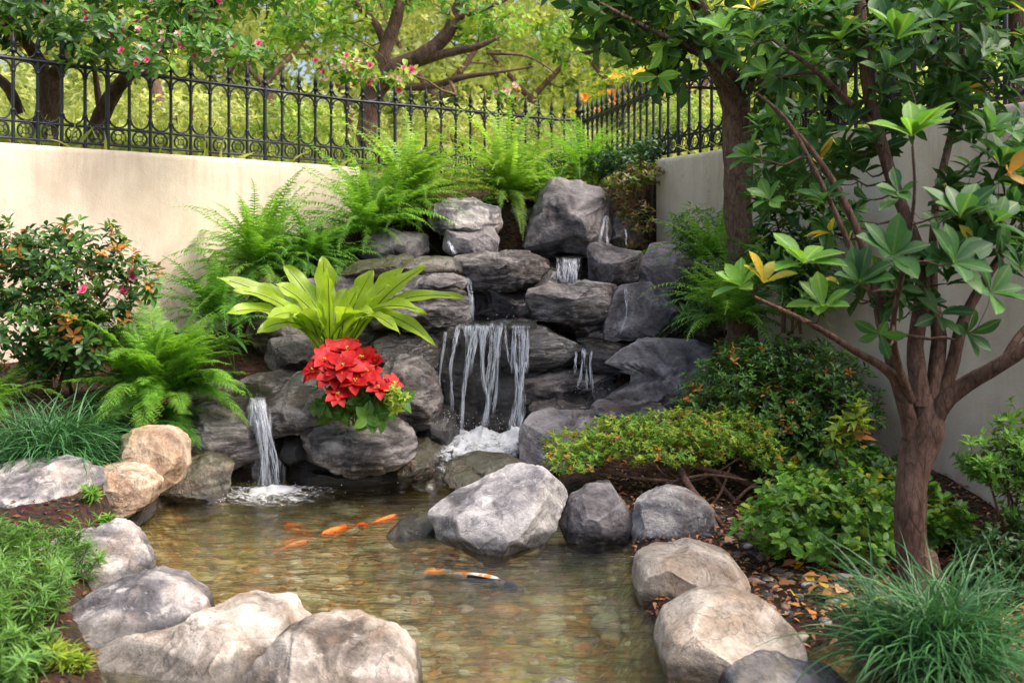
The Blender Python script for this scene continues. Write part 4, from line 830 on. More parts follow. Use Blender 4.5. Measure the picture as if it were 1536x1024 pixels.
# ------------------------------------------------------------------ plant builders
def strip(mb, pts, side, wid, m=0, fold=0.0):
    """ribbons: pts (N,S,3), side (N,S,3), wid (N,S)"""
    N, S, _ = pts.shape; up = unit(np.cross(side, np.gradient(pts, axis=1)))
    a = pts-side*wid[..., None]+up*(wid*fold)[..., None]; c = pts+side*wid[..., None]+up*(wid*fold)[..., None]
    v = np.stack([a, pts, c], 2).reshape(-1, 3)
    b = np.arange(N)[:, None, None]*S*3+np.arange(S-1)[None, :, None]*3+np.arange(2)[None, None]
    mb.add(v, np.stack([b, b+1, b+4, b+3], -1).reshape(-1, 4), m)
def arcs(base, az, el0, droop, L, S, curl=0):
    """rachis curves; el falls from el0 by droop (radians) along the length"""
    N = len(az); u = np.linspace(0, 1, S); el = el0[:, None]-droop[:, None]*u[None]**1.3; a = az[:, None]+curl*u[None]**2 if np.ndim(curl) == 0 else az[:, None]+curl[:, None]*u[None]**2
    d = np.stack([np.cos(el)*np.cos(a), np.cos(el)*np.sin(a), np.sin(el)], -1); st = d*(L[:, None, None]/(S-1))
    p = np.concatenate([np.zeros((N, 1, 3)), np.cumsum((st[:, :-1]+st[:, 1:])/2, 1)], 1)+base[:, None]
    return p, d
def fronds(mb, base, az, el0, droop, L, width, npair=26, bi=False, curl=None):
    N = len(az); S = 14; curl = rng.normal(0, .25, N) if curl is None else curl
    P, D = arcs(base, az, el0, droop, L, S, curl)
    side0 = unit(np.cross(D, (0, 0, 1.))); strip(mb, P, side0, np.broadcast_to(np.linspace(.006, .0015, S)[None], (N, S))*np.minimum(1, L/.6)[:, None])
    u = np.linspace(.10, .985, npair); ii = u*(S-1); i0 = np.minimum(ii.astype(int), S-2); f = (ii-i0)[None, :, None]
    p = P[:, i0]*(1-f)+P[:, i0+1]*f; d = unit(D[:, i0]*(1-f)+D[:, i0+1]*f); s = unit(np.cross(d, (0, 0, 1.))); upv = np.cross(s, d)
    prof = np.sin(np.pi*np.clip(u*.86+.12, 0, 1))**.75*(1-.3*u)
    for sg in (-1, 1):
        ln = prof[None]*width[:, None]*rng.uniform(.8, 1.15, (N, npair))
        fw = .35+.5*u[None, :, None]
        pd = unit(s*sg+d*fw+upv*rng.normal(.05, .18, (N, npair, 1)))
        nn = unit(np.cross(pd, d))*1.0
        pp = p.reshape(-1, 3); q = pd.reshape(-1, 3); l = ln.ravel(); dd = d.reshape(-1, 3); K = len(pp)
        drop = np.array((0, 0, -.35))
        if not bi:
            t = np.linspace(0, 1, 4)[None, :, None]; pts = pp[:, None]+q[:, None]*l[:, None, None]*t+drop*l[:, None, None]*t**2
            w = np.array([.85, 1., .65, .08])[None]*np.clip(l[:, None]*.15, .0035, .014)
            strip(mb, pts, np.broadcast_to(dd[:, None], pts.shape), np.broadcast_to(w, (K, 4)))
        else:
            m_ = 7; t = np.linspace(.12, .97, m_)[None, :, None]; pts = pp[:, None]+q[:, None]*l[:, None, None]*t+drop*l[:, None, None]*t**2
            # pinnules either side of each pinna
            for s2 in (-1, 1):
                pl = (l[:, None]*np.array([.36, .36, .33, .28, .22, .16, .10])[None]).ravel(); a = pts.reshape(-1, 3)
                e = unit((dd[:, None]*s2+q[:, None]*.75).repeat(m_, 1)).reshape(-1, 3) if False else unit(np.repeat(dd*s2+q*.75, m_, 0))
                x = np.repeat(q, m_, 0); wv = pl*.32
                v = np.stack([a-x*wv[:, None]*.7, a+e*pl[:, None]*.55-x*wv[:, None]*.8, a+e*pl[:, None], a+e*pl[:, None]*.5+x*wv[:, None]*.9], 1)
                mb.add(v, (np.arange(4)[None]+np.arange(len(a))[:, None]*4))
M['fern'] = leaf_mat('fern_frond', [(.10, .26, .03), (.17, .36, .04), (.24, .44, .06), (.13, .30, .05)], .4, .5, .3, 1.6)
M['fern_d'] = leaf_mat('dark_fern_frond', [(.05, .16, .02), (.09, .24, .03), (.15, .32, .05), (.07, .20, .04)], .35, .5, .35, 1.5)
M['fern_y'] = leaf_mat('yellow_green_fern_frond', [(.15, .33, .04), (.24, .42, .06), (.33, .47, .09), (.11, .26, .035)], .42, .5, .3, 1.5)
M['deadfern'] = leaf_mat('dry_fern_frond', [(.40, .22, .06), (.55, .38, .08), (.30, .16, .05)], .2, .7)
GF = 'ferns around the waterfall'
def fern(label, px, py, Y, n, L, w, mat, el=(.5, 1.45), droop=(.9, 1.9), npair=26, bi=False, azc=None, azs=3.14, dry=0, group=GF):
    b = at(px, py, Y); th = thing('fern', label, 'fern', b, group)
    az = rng.uniform(-math.pi, math.pi, n) if azc is None else rng.normal(azc, azs, n)
    e = rng.uniform(*el, n); dr = rng.uniform(*droop, n); Ls = L*rng.uniform(.65, 1.12, n)*(.75+.25*e/1.4)
    base = b+rng.normal(size=(n, 3))*(.05, .05, .01); n = int(n)*1; k = n-dry
    mb = MB(); fronds(mb, base[:k], az[:k], e[:k], dr[:k], Ls[:k], w*rng.uniform(.8, 1.2, k), npair, bi); mb.build('fronds', M[mat], th)
    if dry: mb = MB(); fronds(mb, base[k:], az[k:], e[k:]*.3, dr[k:], Ls[k:]*.7, w*.5*np.ones(dry), npair); mb.build('dry_fronds', M['deadfern'], th)
    return th
def blades(label, px, py, Y, n, L, w, mat, spread=.14, el=(.35, 1.45), droop=(1.0, 2.3), name='grass_clump', cat='grass', gl=None):
    b = at(px, py, Y); th = thing(name, label, cat, b, gl); az = rng.uniform(-math.pi, math.pi, n); e = rng.uniform(*el, n); S = 9
    base = b+np.stack([rng.normal(0, spread, n), rng.normal(0, spread*.8, n), np.zeros(n)], 1)
    P, D = arcs(base, az, e, rng.uniform(*droop, n), L*rng.uniform(.55, 1.15, n), S, rng.normal(0, .3, n))
    side = unit(np.cross(D, (0, 0, 1.))+rng.normal(0, .25, (n, 1, 3))); u = np.linspace(0, 1, S)
    mb = MB(); strip(mb, P, side, np.broadcast_to((w*(1-u**2.5)*(.6+.4*np.sin(u*2.5)))[None], (n, S))*rng.uniform(.7, 1.2, (n, 1)), fold=.35); mb.build('blades', M[mat], th); return th

def grow(mb, skel, srad, targets, r0=.004, sides=5, jit=.12, bend=.25, seg=6, own=None):
    """attach every target to the nearest node of a growing skeleton with a gently bent twig"""
    sk = [np.array(p) for p in skel]; sr = list(srad); S = np.array(sk); order = np.argsort(np.linalg.norm(targets-S.mean(0), axis=1)); ends = []
    arr = np.zeros((len(sk)+len(targets)*seg, 3)); rr = np.zeros(len(arr)); n = len(sk); arr[:n] = S; rr[:n] = sr; ow = np.zeros(len(arr), int); ow[:n] = own if own is not None else 0
    for i in order:
        t = targets[i]; dv = arr[:n]-t; dist = np.linalg.norm(dv, axis=1)+np.maximum(0, dv[:, 2])*1.2-rr[:n]*3; k = int(np.argmin(dist)); a = arr[k]; L = np.linalg.norm(t-a)
        ra = min(rr[k]*.75, r0+L*.018); ra = max(ra, .0016)
        mid = (a+t)/2+rng.normal(size=3)*L*jit+np.array((0, 0, -L*bend*.35)); mid[:2] += (t-a)[:2]*bend*.4
        p = smooth_path([a, mid, t], seg); p[1:-1] += rng.normal(size=(seg-2, 3))*L*.02
        rd = np.linspace(ra, max(.0012, ra*.3), seg); tube(mb[ow[k]] if own is not None else mb, p, rd, sides, cap=False); ow[n:n+seg-1] = ow[k]
        arr[n:n+seg-1] = p[1:]; rr[n:n+seg-1] = rd[1:]; n += seg-1
        ends.append((i, unit(p[-1]-p[-2])))
    D = np.zeros((len(targets), 3)); 
    for i, d in ends: D[i] = d
    return D
def blob_points(blobs, n, shell=.35, gate=.0, gs=2.2, seed=0, flat=None):
    """points in ellipsoids given as (px,py,Y, rx,ry,rz) in metres; a noise gate opens gaps"""
    vol = np.array([b[3]*b[4]*b[5] for b in blobs])**.67; out = []; no = []
    while len(out) < n:
        b = blobs[rng.choice(len(blobs), p=vol/vol.sum())]; d = rdir(1)[0]; r_ = rng.uniform(0, 1)**shell
        p = at(*b[:3])+d*r_*np.array(b[3:6])
        if gate and vnoise(p[None]*gs, seed+50)[0] < gate-.5+.0: continue
        out.append(p); no.append(d)
    return np.array(out), np.array(no)
def shrub(label, base, blobs, n, T, size, per, mats, name='shrub', cat='shrub', group=None, stem='twig', r0=.004, shell=.3, gate=0, open_=(.7, 1.3), nstem=5, up=.8, flowers=None, var=.3, stemr=.014, wid=1., extra=None):
    b = at(*base); th = thing(name, label, cat, b, group)
    P, Nn = blob_points(blobs, n, shell, gate, seed=int(abs(b[0])*100))
    mb = MB(); sk = []; sr = []
    C0 = np.mean([at(*q[:3]) for q in blobs], 0)
    for k in range(nstem):
        bb = blobs[k % len(blobs)]; tgt = at(*bb[:3])+rdir(1)[0]*np.array(bb[3:6])*.45; s0 = b+rng.normal(size=3)*(.04, .04, 0)
        m_ = (s0+tgt)/2+rng.normal(size=3)*.05; p = smooth_path([s0, m_, tgt], 9); rd = np.linspace(stemr, stemr*.4, 9); tube(mb, p, rd, 6); sk += list(p[2:]); sr += list(rd[2:])
    D = grow(mb, sk, sr, P, r0)
    mb.build('stems', M[stem], th)
    ax = unit(D*.5+Nn*.5+np.array((0, 0, up))+rng.normal(size=P.shape)*.25)
    mats_ = mats if isinstance(mats, list) else [(mats, 1)]
    pick = rng.choice(len(mats_), len(P), p=np.array([m[1] for m in mats_])/sum(m[1] for m in mats_))
    for k, (m_, _w) in enumerate(mats_):
        s = pick == k
        if s.sum() == 0: continue
        mb = MB(); rosettes(mb, T, P[s], ax[s], per, size, open_, 0, var, wid, spread=size*.5); mb.build('foliage' if k == 0 else 'tinted_leaves', M[m_], th)
    if extra: extra(th, P, ax)
    return th
def flower(th, p, d, r_, mat, petals=6, layers=3, name='flower'):
    mb = MB(); T = leaf_t(3, .75, .15, -.25, .6, 0, .6)
    for l in range(layers): rosettes(mb, T, np.array([p]), np.array([d]), petals, r_*(1-.22*l), (1.25-.35*l, 1.35-.35*l), 0, .15)
    return mb.build(name, M[mat], th)
# ------------------------------------------------------------------ leaf materials
M['g_dark'] = leaf_mat('dark_green_leaf', [(.025, .075, .02), (.04, .11, .025), (.06, .15, .03), (.03, .09, .03)], .25, .35, .5)
M['g_deep'] = leaf_mat('deep_green_broad_leaf', [(.03, .095, .035), (.045, .13, .04), (.07, .18, .04), (.04, .11, .045)], .32, .45, .3, 1.6, vein=(.14, .24, .07))
M['g_mid'] = leaf_mat('mid_green_leaf', [(.05, .14, .02), (.08, .20, .03), (.12, .26, .04), (.06, .16, .03)], .32, .42, .35, vein=(.2, .32, .08))
M['g_bright'] = leaf_mat('bright_green_leaf', [(.10, .26, .03), (.15, .34, .05), (.22, .42, .06), (.09, .24, .04)], .38, .45, .3, vein=(.34, .50, .12))
M['g_lime'] = leaf_mat('lime_green_leaf', [(.28, .40, .05), (.38, .50, .07), (.22, .36, .05), (.48, .50, .08)], .4, .45, .3, 1.4)
M['g_yellow'] = leaf_mat('yellow_leaf', [(.75, .50, .04), (.80, .60, .10), (.65, .55, .08), (.55, .50, .08)], .4, .45, .3, 1.2)
M['g_orange'] = leaf_mat('orange_young_leaf', [(.55, .20, .05), (.40, .16, .05), (.60, .30, .06), (.35, .22, .06)], .35, .4, .3, 1.3)
M['g_olive'] = leaf_mat('brown_green_leaf', [(.14, .15, .05), (.22, .17, .08), (.09, .14, .04), (.30, .16, .08), (.12, .18, .05)], .25, .4, .4)
M['g_bg'] = leaf_mat('background_leaf', [(.36, .43, .14), (.50, .55, .22), (.64, .65, .32), (.28, .36, .11), (.72, .70, .40)], .5, .5, .3, 1.5, .35, .6)  # leaf colours paled and greyed to stand in for distance haze
M['g_bg2'] = leaf_mat('background_green_leaf', [(.18, .30, .07), (.28, .40, .10), (.42, .52, .15), (.14, .25, .06)], .45, .5, .3, 1.5, .35, .6)
M['grass_b'] = leaf_mat('blue_green_grass_blade', [(.035, .12, .045), (.05, .16, .05), (.08, .22, .07), (.03, .10, .04)], .25, .4, .45, 1.4)
M['grass_bg'] = leaf_mat('sunny_grass', [(.30, .38, .08), (.45, .48, .14), (.22, .32, .06)], .4, .6)
M['red'] = leaf_mat('red_bract', [(.46, .007, .008), (.56, .012, .010), (.36, .004, .006), (.60, .02, .014)], .25, .5, .3, 1.0, .2, vein=(.42, .01, .01))
M['pink'] = leaf_mat('pink_petal', [(.80, .10, .28), (.85, .22, .42), (.75, .06, .20), (.9, .40, .55)], .3, .5, .3, 1.0, .15)
M['pinkred'] = leaf_mat('red_pink_petal', [(.70, .05, .10), (.80, .12, .20), (.85, .30, .40)], .3, .5, .3, 1.0, .15)
M['whitepink'] = leaf_mat('pale_pink_petal', [(.85, .60, .62), (.85, .75, .68), (.9, .5, .5)], .3, .5, .3, 1.0, .1)
M['nest'] = leaf_mat('birds_nest_frond', [(.18, .34, .03), (.27, .45, .035), (.36, .50, .045), (.14, .29, .035)], .45, .33, .5, 1.3, .15, 5)
T_OBO = leaf_t(7, .44, .15, .22, .75, 0, 1.45)
T_OBO2 = leaf_t(4, .42, .18, .2, .75, 0, 1.35)

# ------------------------------------------------------------------ trees
def limb(mb, path, rad, n=None, sides=10, lump=.06):
    P = np.array([at(*q) if len(q) == 3 and q[1] > -900 else q for q in path]); n = n or max(8, int(np.linalg.norm(np.diff(P, axis=0), axis=1).sum()/.05))
    p = smooth_path(P, n); r_ = np.interp(np.linspace(0, 1, n), np.linspace(0, 1, len(rad)), rad)
    r_ = r_*(1+lump*fbm(p*6, 3, 3)); p = p+r_[:, None]*.25*np.stack([vnoise(p*4, 5), vnoise(p*4, 6), 0*r_], 1); tube(mb, p, r_, sides, jit=lump*.8); return p, r_
def tree(label, trunk, trad, limbs, blobs, n, T, size, per, mats, bark='bark', name='tree', group=None, r0=.005, shell=.4, gate=0, open_=(.7, 1.3), up=.6, wid=1., extra=None, sides=10, gs=2.2, ext_pts=None, var=.3):
    b = at(*trunk[0]); th = thing(name, label, 'tree', b, group)
    mb = MB(); p, r_ = limb(mb, trunk, trad, sides=sides)
    # root flare
    k = 10; fl = np.linspace(0, 1, 4); tube(mb, np.array([b+(0, 0, -.12), b+(0, 0, -.02), b+(0, 0, .06), b+(0, 0, .14)]), [trad[0]*1.5, trad[0]*1.3, trad[0]*1.12, trad[0]*.9], sides, jit=.06)
    mbs = [mb]; sk = list(p[len(p)//2:]); sr = list(r_[len(p)//2:]); own = [0]*len(sk)
    for path, rad in limbs:
        mb = MB(); q, s = limb(mb, path, rad, sides=8); mbs.append(mb); sk += list(q[2:]); sr += list(s[2:]); own += [len(mbs)-1]*(len(q)-2)
    P, Nn = blob_points(blobs, n, shell, gate, gs, seed=int(abs(b[0])*100)) if n else (np.zeros((0, 3)), np.zeros((0, 3)))
    if ext_pts is not None: P = np.vstack([ext_pts, P]); Nn = np.vstack([np.tile((0, -.3, 1.), (len(ext_pts), 1)), Nn])
    D = grow(mbs, sk, sr, P, r0, 5, .12, .3, 7, own=own)
    for k, mb in enumerate(mbs): mb.build('limb' if k else 'trunk', M[bark], th)
    ax = unit(D*.6+Nn*.4+np.array((0, 0, up))+rng.normal(size=P.shape)*.25)
    if callable(mats): mats(th, P, ax); return th
    mats_ = mats if isinstance(mats, list) else [(mats, 1)]
    pick = rng.choice(len(mats_), len(P), p=np.array([m[1] for m in mats_])/sum(m[1] for m in mats_))
    for k, (m_, _w) in enumerate(mats_):
        s = pick == k
        if s.sum(): mb = MB(); rosettes(mb, T, P[s], ax[s], per, size, open_, 0, var, wid, spread=size*.7); mb.build('crown' if k == 0 else 'tinted_leaves', M[m_], th)
    if extra: extra(th, P, ax)
    return th
def add_flowers(mat, k, r_, cond=lambda p: True, petals=6, layers=3):
    def f(th, P, ax):
        c = 0
        for i in rng.permutation(len(P)):
            if c >= k: break
            if not cond(P[i]): continue
            flower(th, P[i]+ax[i]*r_*.5+np.array((0, -r_*.6, 0)), unit(ax[i]+np.array((0, -1.2, 0))), r_*rng.uniform(.7, 1.2), mat if isinstance(mat, str) else mat[c % len(mat)], petals, layers); c += 1
    return f
# --- foreground tree on the right
def fg_leaves(th, P, ax):
    n = len(FGR); px = 768+P[:, 0]/P[:, 1]*F
    for i, q in enumerate(FGR):
        a = unit(np.array(q[5])); mb = MB(); rosettes(mb, T_OBO, P[i:i+1], a[None], q[6], q[3]*.88, q[7] if len(q) > 7 else (.4, 1.3), 0, .22); mb.build('leaf_rosette', M[q[4]], th)
    R_ = P[n:]; A = ax[n:]; mb = MB(); rosettes(mb, T_OBO2, R_, A, 7, .125, (.5, 1.5), 0, .3, spread=.03); mb.build('crown', M['g_deep'], th)
    k = rng.choice(len(R_), 22); mb = MB(); rosettes(mb, T_OBO2, R_[k], unit(A[k]+np.array((0, -.7, .2))), 2, .13, (.4, 1.2)); mb.build('yellowed_leaves', M['g_yellow'], th)
FGR = [(1368, 205, 3.9, .22, 'g_bright', (0, -.45, 1), 9), (1440, 328, 3.8, .20, 'g_deep', (.1, -.5, 1), 9), (1345, 60, 4.1, .19, 'g_mid', (0, -.3, 1), 9),
       (1205, 395, 4.05, .19, 'g_bright', (-.1, -.4, 1), 9), (1235, 460, 4.1, .17, 'g_bright', (-.3, -.5, 1), 8), (1112, 430, 4.2, .15, 'g_bright', (-.6, -.4, 1), 8), (1145, 425, 4.15, .15, 'g_yellow', (0, -.5, 1), 5, (.3, .9)),
       (1338, 385, 4.0, .19, 'g_deep', (-.1, -.6, .7), 8), (1290, 425, 4.2, .17, 'g_deep', (-.3, -.4, .6), 8), (1430, 395, 4.0, .2, 'g_deep', (.1, -.5, .3), 8), (1485, 440, 4.0, .18, 'g_deep', (.4, -.5, .5), 8),
       (1490, 335, 4.1, .18, 'g_deep', (.4, -.4, .8), 8), (1500, 250, 4.2, .18, 'g_deep', (.3, -.3, 1), 8), (1130, 60, 4.8, .18, 'g_mid', (-.5, -.3, 1), 8), (1085, 45, 4.9, .17, 'g_bright', (-.6, -.3, .9), 8), (1150, 110, 4.7, .18, 'g_mid', (-.5, -.3, .8), 8),
       (1125, 235, 4.7, .15, 'g_mid', (-.6, -.3, .8), 8), (1155, 300, 4.6, .14, 'g_mid', (-.5, -.4, .6), 7), (1235, 300, 4.6, .14, 'g_deep', (-.2, -.4, .8), 7), (1480, 200, 4.2, .18, 'g_deep', (.4, -.4, .9), 8), (1260, 60, 4.6, .17, 'g_mid', (-.2, -.3, 1), 8), (1420, 20, 4.3, .19, 'g_deep', (.2, -.3, 1), 8),
       (1512, 262, 3.7, .12, 'g_orange', (0, -1, .4), 3, (.3, .8)), (1320, 500, 4.1, .13, 'g_deep', (-.3, -.6, -.2), 5), (1450, 500, 4.2, .15, 'g_deep', (.3, -.5, -.1), 6), (1530, 400, 4.1, .18, 'g_deep', (.4, -.5, .4), 8)]
ext = np.array([at(*q[:3]) for q in FGR])
tree('multi-stemmed foreground tree at the right with smooth trunk and large glossy leaves',
     [(1380, 872, 4.72), (1368, 830, 4.72), (1362, 760, 4.7), (1372, 700, 4.7), (1388, 640, 4.7), (1385, 590, 4.7)], [.088, .073, .070, .075, .088, .035],
     [([(1395, 640, 4.7), (1412, 605, 4.66), (1450, 575, 4.6), (1500, 545, 4.5), (1560, 505, 4.4)], [0.0456, 0.0441, 0.0380, 0.0350, 0.0266]),
      ([(1372, 660, 4.7), (1352, 600, 4.66), (1335, 560, 4.6), (1280, 525, 4.5), (1215, 485, 4.35), (1130, 445, 4.25)], [0.0456, 0.0342, 0.0243, 0.0167, 0.0122, 0.0068]),
      ([(1350, 590, 4.66), (1325, 500, 4.6), (1310, 420, 4.6), (1275, 320, 4.6), (1225, 235, 4.65), (1150, 150, 4.7)], [0.0342, 0.0289, 0.0228, 0.0182, 0.0137, 0.0076]),
      ([(1378, 610, 4.7), (1372, 520, 4.75), (1385, 420, 4.8), (1350, 300, 4.8), (1312, 180, 4.8), (1298, 80, 4.8), (1285, -40, 4.8)], [0.0532, 0.0395, 0.0365, 0.0304, 0.0319, 0.0319, 0.0266]),
      ([(1395, 600, 4.7), (1408, 510, 4.75), (1398, 430, 4.85), (1405, 300, 4.9), (1440, 130, 5.0), (1445, -30, 5.0)], [0.0418, 0.0365, 0.0274, 0.0213, 0.0167, 0.0152]),
      ([(1402, 620, 4.68), (1428, 545, 4.7), (1445, 480, 4.7), (1490, 400, 4.7), (1540, 330, 4.7)], [0.0380, 0.0319, 0.0274, 0.0213, 0.0152]),
      ([(1365, 600, 4.65), (1345, 540, 4.5), (1340, 480, 4.3), (1360, 380, 4.1), (1372, 290, 3.95), (1369, 220, 3.9)], [0.0228, 0.0167, 0.0122, 0.0091, 0.0068, 0.0053]),
      ([(1310, 450, 4.6), (1262, 340, 4.6), (1225, 260, 4.6), (1180, 180, 4.65), (1135, 140, 4.7)], [0.0167, 0.0137, 0.0106, 0.0084, 0.0061]),
      ([(1312, 190, 4.8), (1260, 140, 4.75), (1215, 100, 4.7), (1160, 60, 4.7)], [0.0190, 0.0152, 0.0122, 0.0076]),
      ([(1500, 548, 4.5), (1530, 500, 4.5), (1570, 470, 4.5)], [0.0228, 0.0167, 0.0137])],
     [(1420, 330, 4.5, .42, .30, .28), (1260, 250, 4.8, .28, .25, .30), (1410, 100, 4.8, .5, .3, .35), (1200, 60, 4.9, .34, .3, .22), (1500, 300, 4.5, .25, .3, .4), (1350, 440, 4.6, .30, .22, .12), (1450, -60, 4.7, .6, .4, .4), (1190, 230, 5.2, .25, .25, .25), (1210, 310, 5.2, .22, .25, .18)],
     250, None, .15, 7, fg_leaves, bark='bark', name='tree', gate=.35, up=.5, ext_pts=ext, r0=.004)
# --- second tree with the straight rough trunk
tree('tree with a straight rough brown trunk just right of the square wall end',
     [(1112, 530, 7.7), (1110, 470, 7.68), (1108, 380, 7.65), (1106, 290, 7.65), (1106, 200, 7.65), (1098, 140, 7.65), (1088, 112, 7.65)], [.125, .115, .108, .105, .107, .11, .10],
     [([(1092, 130, 7.65), (1060, 85, 7.6), (1020, 50, 7.5), (960, 10, 7.4), (900, -30, 7.3)], [.085, .05, .035, .026, .02]),
      ([(1112, 150, 7.6), (1085, 115, 7.4), (1040, 75, 7.2), (975, 45, 7.0), (900, 5, 6.9)], [.04, .03, .024, .018, .012]),
      ([(1085, 120, 7.65), (1070, 60, 7.6), (1045, 0, 7.6), (1020, -60, 7.6)], [.09, .075, .065, .05]),
      ([(1100, 140, 7.65), (1150, 80, 7.6), (1190, 20, 7.6), (1230, -50, 7.6)], [.07, .055, .045, .03])],
     [(940, 25, 7.2, .42, .5, .28), (1020, 60, 7.2, .42, .4, .30), (1090, 30, 7.1, .45, .4, .32), (1180, 40, 7.4, .5, .4, .38), (900, -40, 7.3, .5, .5, .3), (1050, -70, 7.3, .8, .6, .35), (1000, 110, 7.1, .22, .25, .12), (1180, 130, 7.3, .35, .3, .22), (1250, -40, 7.3, .7, .6, .4)],
     270, T_OBO2, .18, 6, [('g_dark', .45), ('g_mid', .40), ('g_bright', .15)], bark='bark2', up=.1, open_=(.6, 1.5), shell=.5)
# --- trees behind the left fence
fl1 = add_flowers(['pink', 'whitepink', 'pink', 'whitepink', 'pinkred'], 70, .045, lambda p: True)
tree('dark leaved tree with pink blossom behind the far left end of the fence',
     [(66, 232, 9.4), (68, 190, 9.4), (72, 150, 9.4), (76, 115, 9.4)], [.13, .12, .11, .12],
     [([(74, 125, 9.4), (50, 80, 9.3), (20, 40, 9.2), (-20, -10, 9.2)], [.08, .06, .05, .03]), ([(78, 120, 9.4), (100, 85, 9.3), (120, 40, 9.2), (150, -20, 9.2)], [.08, .055, .045, .03]), ([(30, 170, 9.4), (10, 130, 9.3), (-30, 100, 9.3)], [.05, .05, .04])],
     [(50, 30, 8.8, .7, .6, .22), (150, 50, 8.6, .55, .5, .22), (-40, 0, 9, .7, .7, .4), (215, 92, 8.5, .26, .3, .12), (130, 80, 8.5, .3, .3, .10), (120, -50, 9, .9, .7, .35)],
     430, T_OBO2, .115, 6, [('g_dark', .5), ('g_mid', .42), ('g_bright', .08)], bark='bark3', up=.3, extra=fl1, shell=.5)
fl2 = add_flowers(['pink', 'whitepink', 'pink', 'whitepink'], 60, .042, lambda p: True)
tree('leaning tree with pink blossom, its limb slanting right behind the left fence',
     [(138, 238, 9.6), (145, 205, 9.6), (152, 170, 9.6), (175, 130, 9.5)], [.10, .09, .085, .075],
     [([(172, 135, 9.5), (205, 100, 9.4), (245, 55, 9.3), (290, 25, 9.2), (330, 0, 9.2)], [.07, .06, .05, .04, .03]), ([(150, 175, 9.6), (145, 130, 9.6), (140, 90, 9.5)], [.04, .03, .02]), ([(245, 55, 9.3), (300, 45, 9.1), (370, 70, 8.9)], [.03, .02, .012])],
     [(290, 60, 8.9, .42, .4, .16), (350, 82, 8.7, .38, .35, .13), (250, 10, 9.2, .6, .5, .25), (380, -20, 9.4, .5, .5, .2)],
     240, T_OBO2, .11, 6, [('g_mid', .6), ('g_dark', .2), ('g_bright', .2)], bark='bark3', up=.3, extra=fl2, shell=.5)
fl3 = add_flowers(['pink', 'whitepink', 'whitepink'], 50, .05, lambda p: p[2] < 3.9)
tree('spreading tree with sinuous brown limbs behind the middle of the fence',
     [(548, 262, 12.0), (551, 220, 12.0), (553, 175, 12.0), (560, 140, 12.0), (578, 112, 11.9)], [.15, .125, .12, .13, .14],
     [([(575, 115, 11.9), (605, 98, 11.8), (640, 80, 11.7), (672, 50, 11.6), (682, 22, 11.6), (700, -20, 11.6)], [.12, .12, .10, .085, .07, .05]),
      ([(625, 92, 11.8), (670, 80, 11.6), (710, 72, 11.4), (745, 58, 11.3)], [.08, .055, .045, .02]),
      ([(570, 120, 11.9), (575, 80, 11.9), (590, 45, 11.9), (598, 10, 11.9), (590, -30, 11.9)], [.10, .085, .08, .075, .06]),
      ([(575, 60, 11.9), (560, 30, 11.8), (535, 5, 11.8), (520, -30, 11.8)], [.05, .04, .035, .03]),
      ([(588, 128, 11.9), (640, 130, 11.7), (700, 115, 11.4), (750, 108, 11.2), (800, 100, 11.2)], [.05, .045, .035, .02, .01]),
      ([(680, 30, 11.6), (730, 12, 11.5), (780, -10, 11.5)], [.04, .025, .02]), ([(730, 80, 11.4), (790, 85, 11.2), (835, 110, 11.2)], [.02, .012, .006])],
     [(480, 30, 11.8, .8, .6, .35), (640, -20, 11.8, 1.2, .8, .3), (525, 108, 10.2, .38, .3, .16), (595, 118, 10.3, .26, .25, .12), (765, 140, 11.3, .16, .2, .14), (740, 40, 11.6, .6, .5, .25), (850, 60, 11.8, .5, .5, .3), (430, 60, 11.8, .4, .4, .2)],
     420, T_OBO2, .11, 6, [('g_mid', .25), ('g_bright', .45), ('g_lime', .3)], bark='bark', up=.3, extra=fl3, shell=.5)
# --- garden beyond: many separate trees and bushes
BG = [(-120, 14, 2.4, 'g_bg2'), (60, 18, 2.6, 'g_bg2'), (230, 16, 2.2, 'g_bg'), (400, 19, 2.5, 'g_bg'), (330, 25, 3.2, 'g_bg'), (520, 22, 2.8, 'g_bg'), (660, 18, 2.3, 'g_bg'), (800, 21, 2.8, 'g_bg'), (930, 18, 2.2, 'g_bg2'), (740, 28, 3.6, 'g_bg'), (1050, 20, 2.6, 'g_bg'), (150, 28, 3.6, 'g_bg'), (560, 32, 4, 'g_bg2'), (950, 30, 4, 'g_bg'), (1250, 17, 2.6, 'g_bg2'), (1480, 14, 2.6, 'g_bg2'), (1150, 26, 3.4, 'g_bg')]
POS = ['behind the far left trunk', 'beyond the leaning tree, far left', 'beyond the left fence, close behind the leaning tree', 'between the leaning tree and the middle tree', 'far behind the left fence, tall', 'behind the crown of the middle tree', 'just right of the middle tree trunk', 'above the tall fern', 'left of the yellow-flowered bush', 'far back behind the tall fern', 'right of the fence corner', 'farthest back at the left', 'farthest back in the middle', 'farthest back above the fence corner', 'behind the right fence beside the straight trunk', 'behind the right fence at the far right', 'far behind the straight trunk']
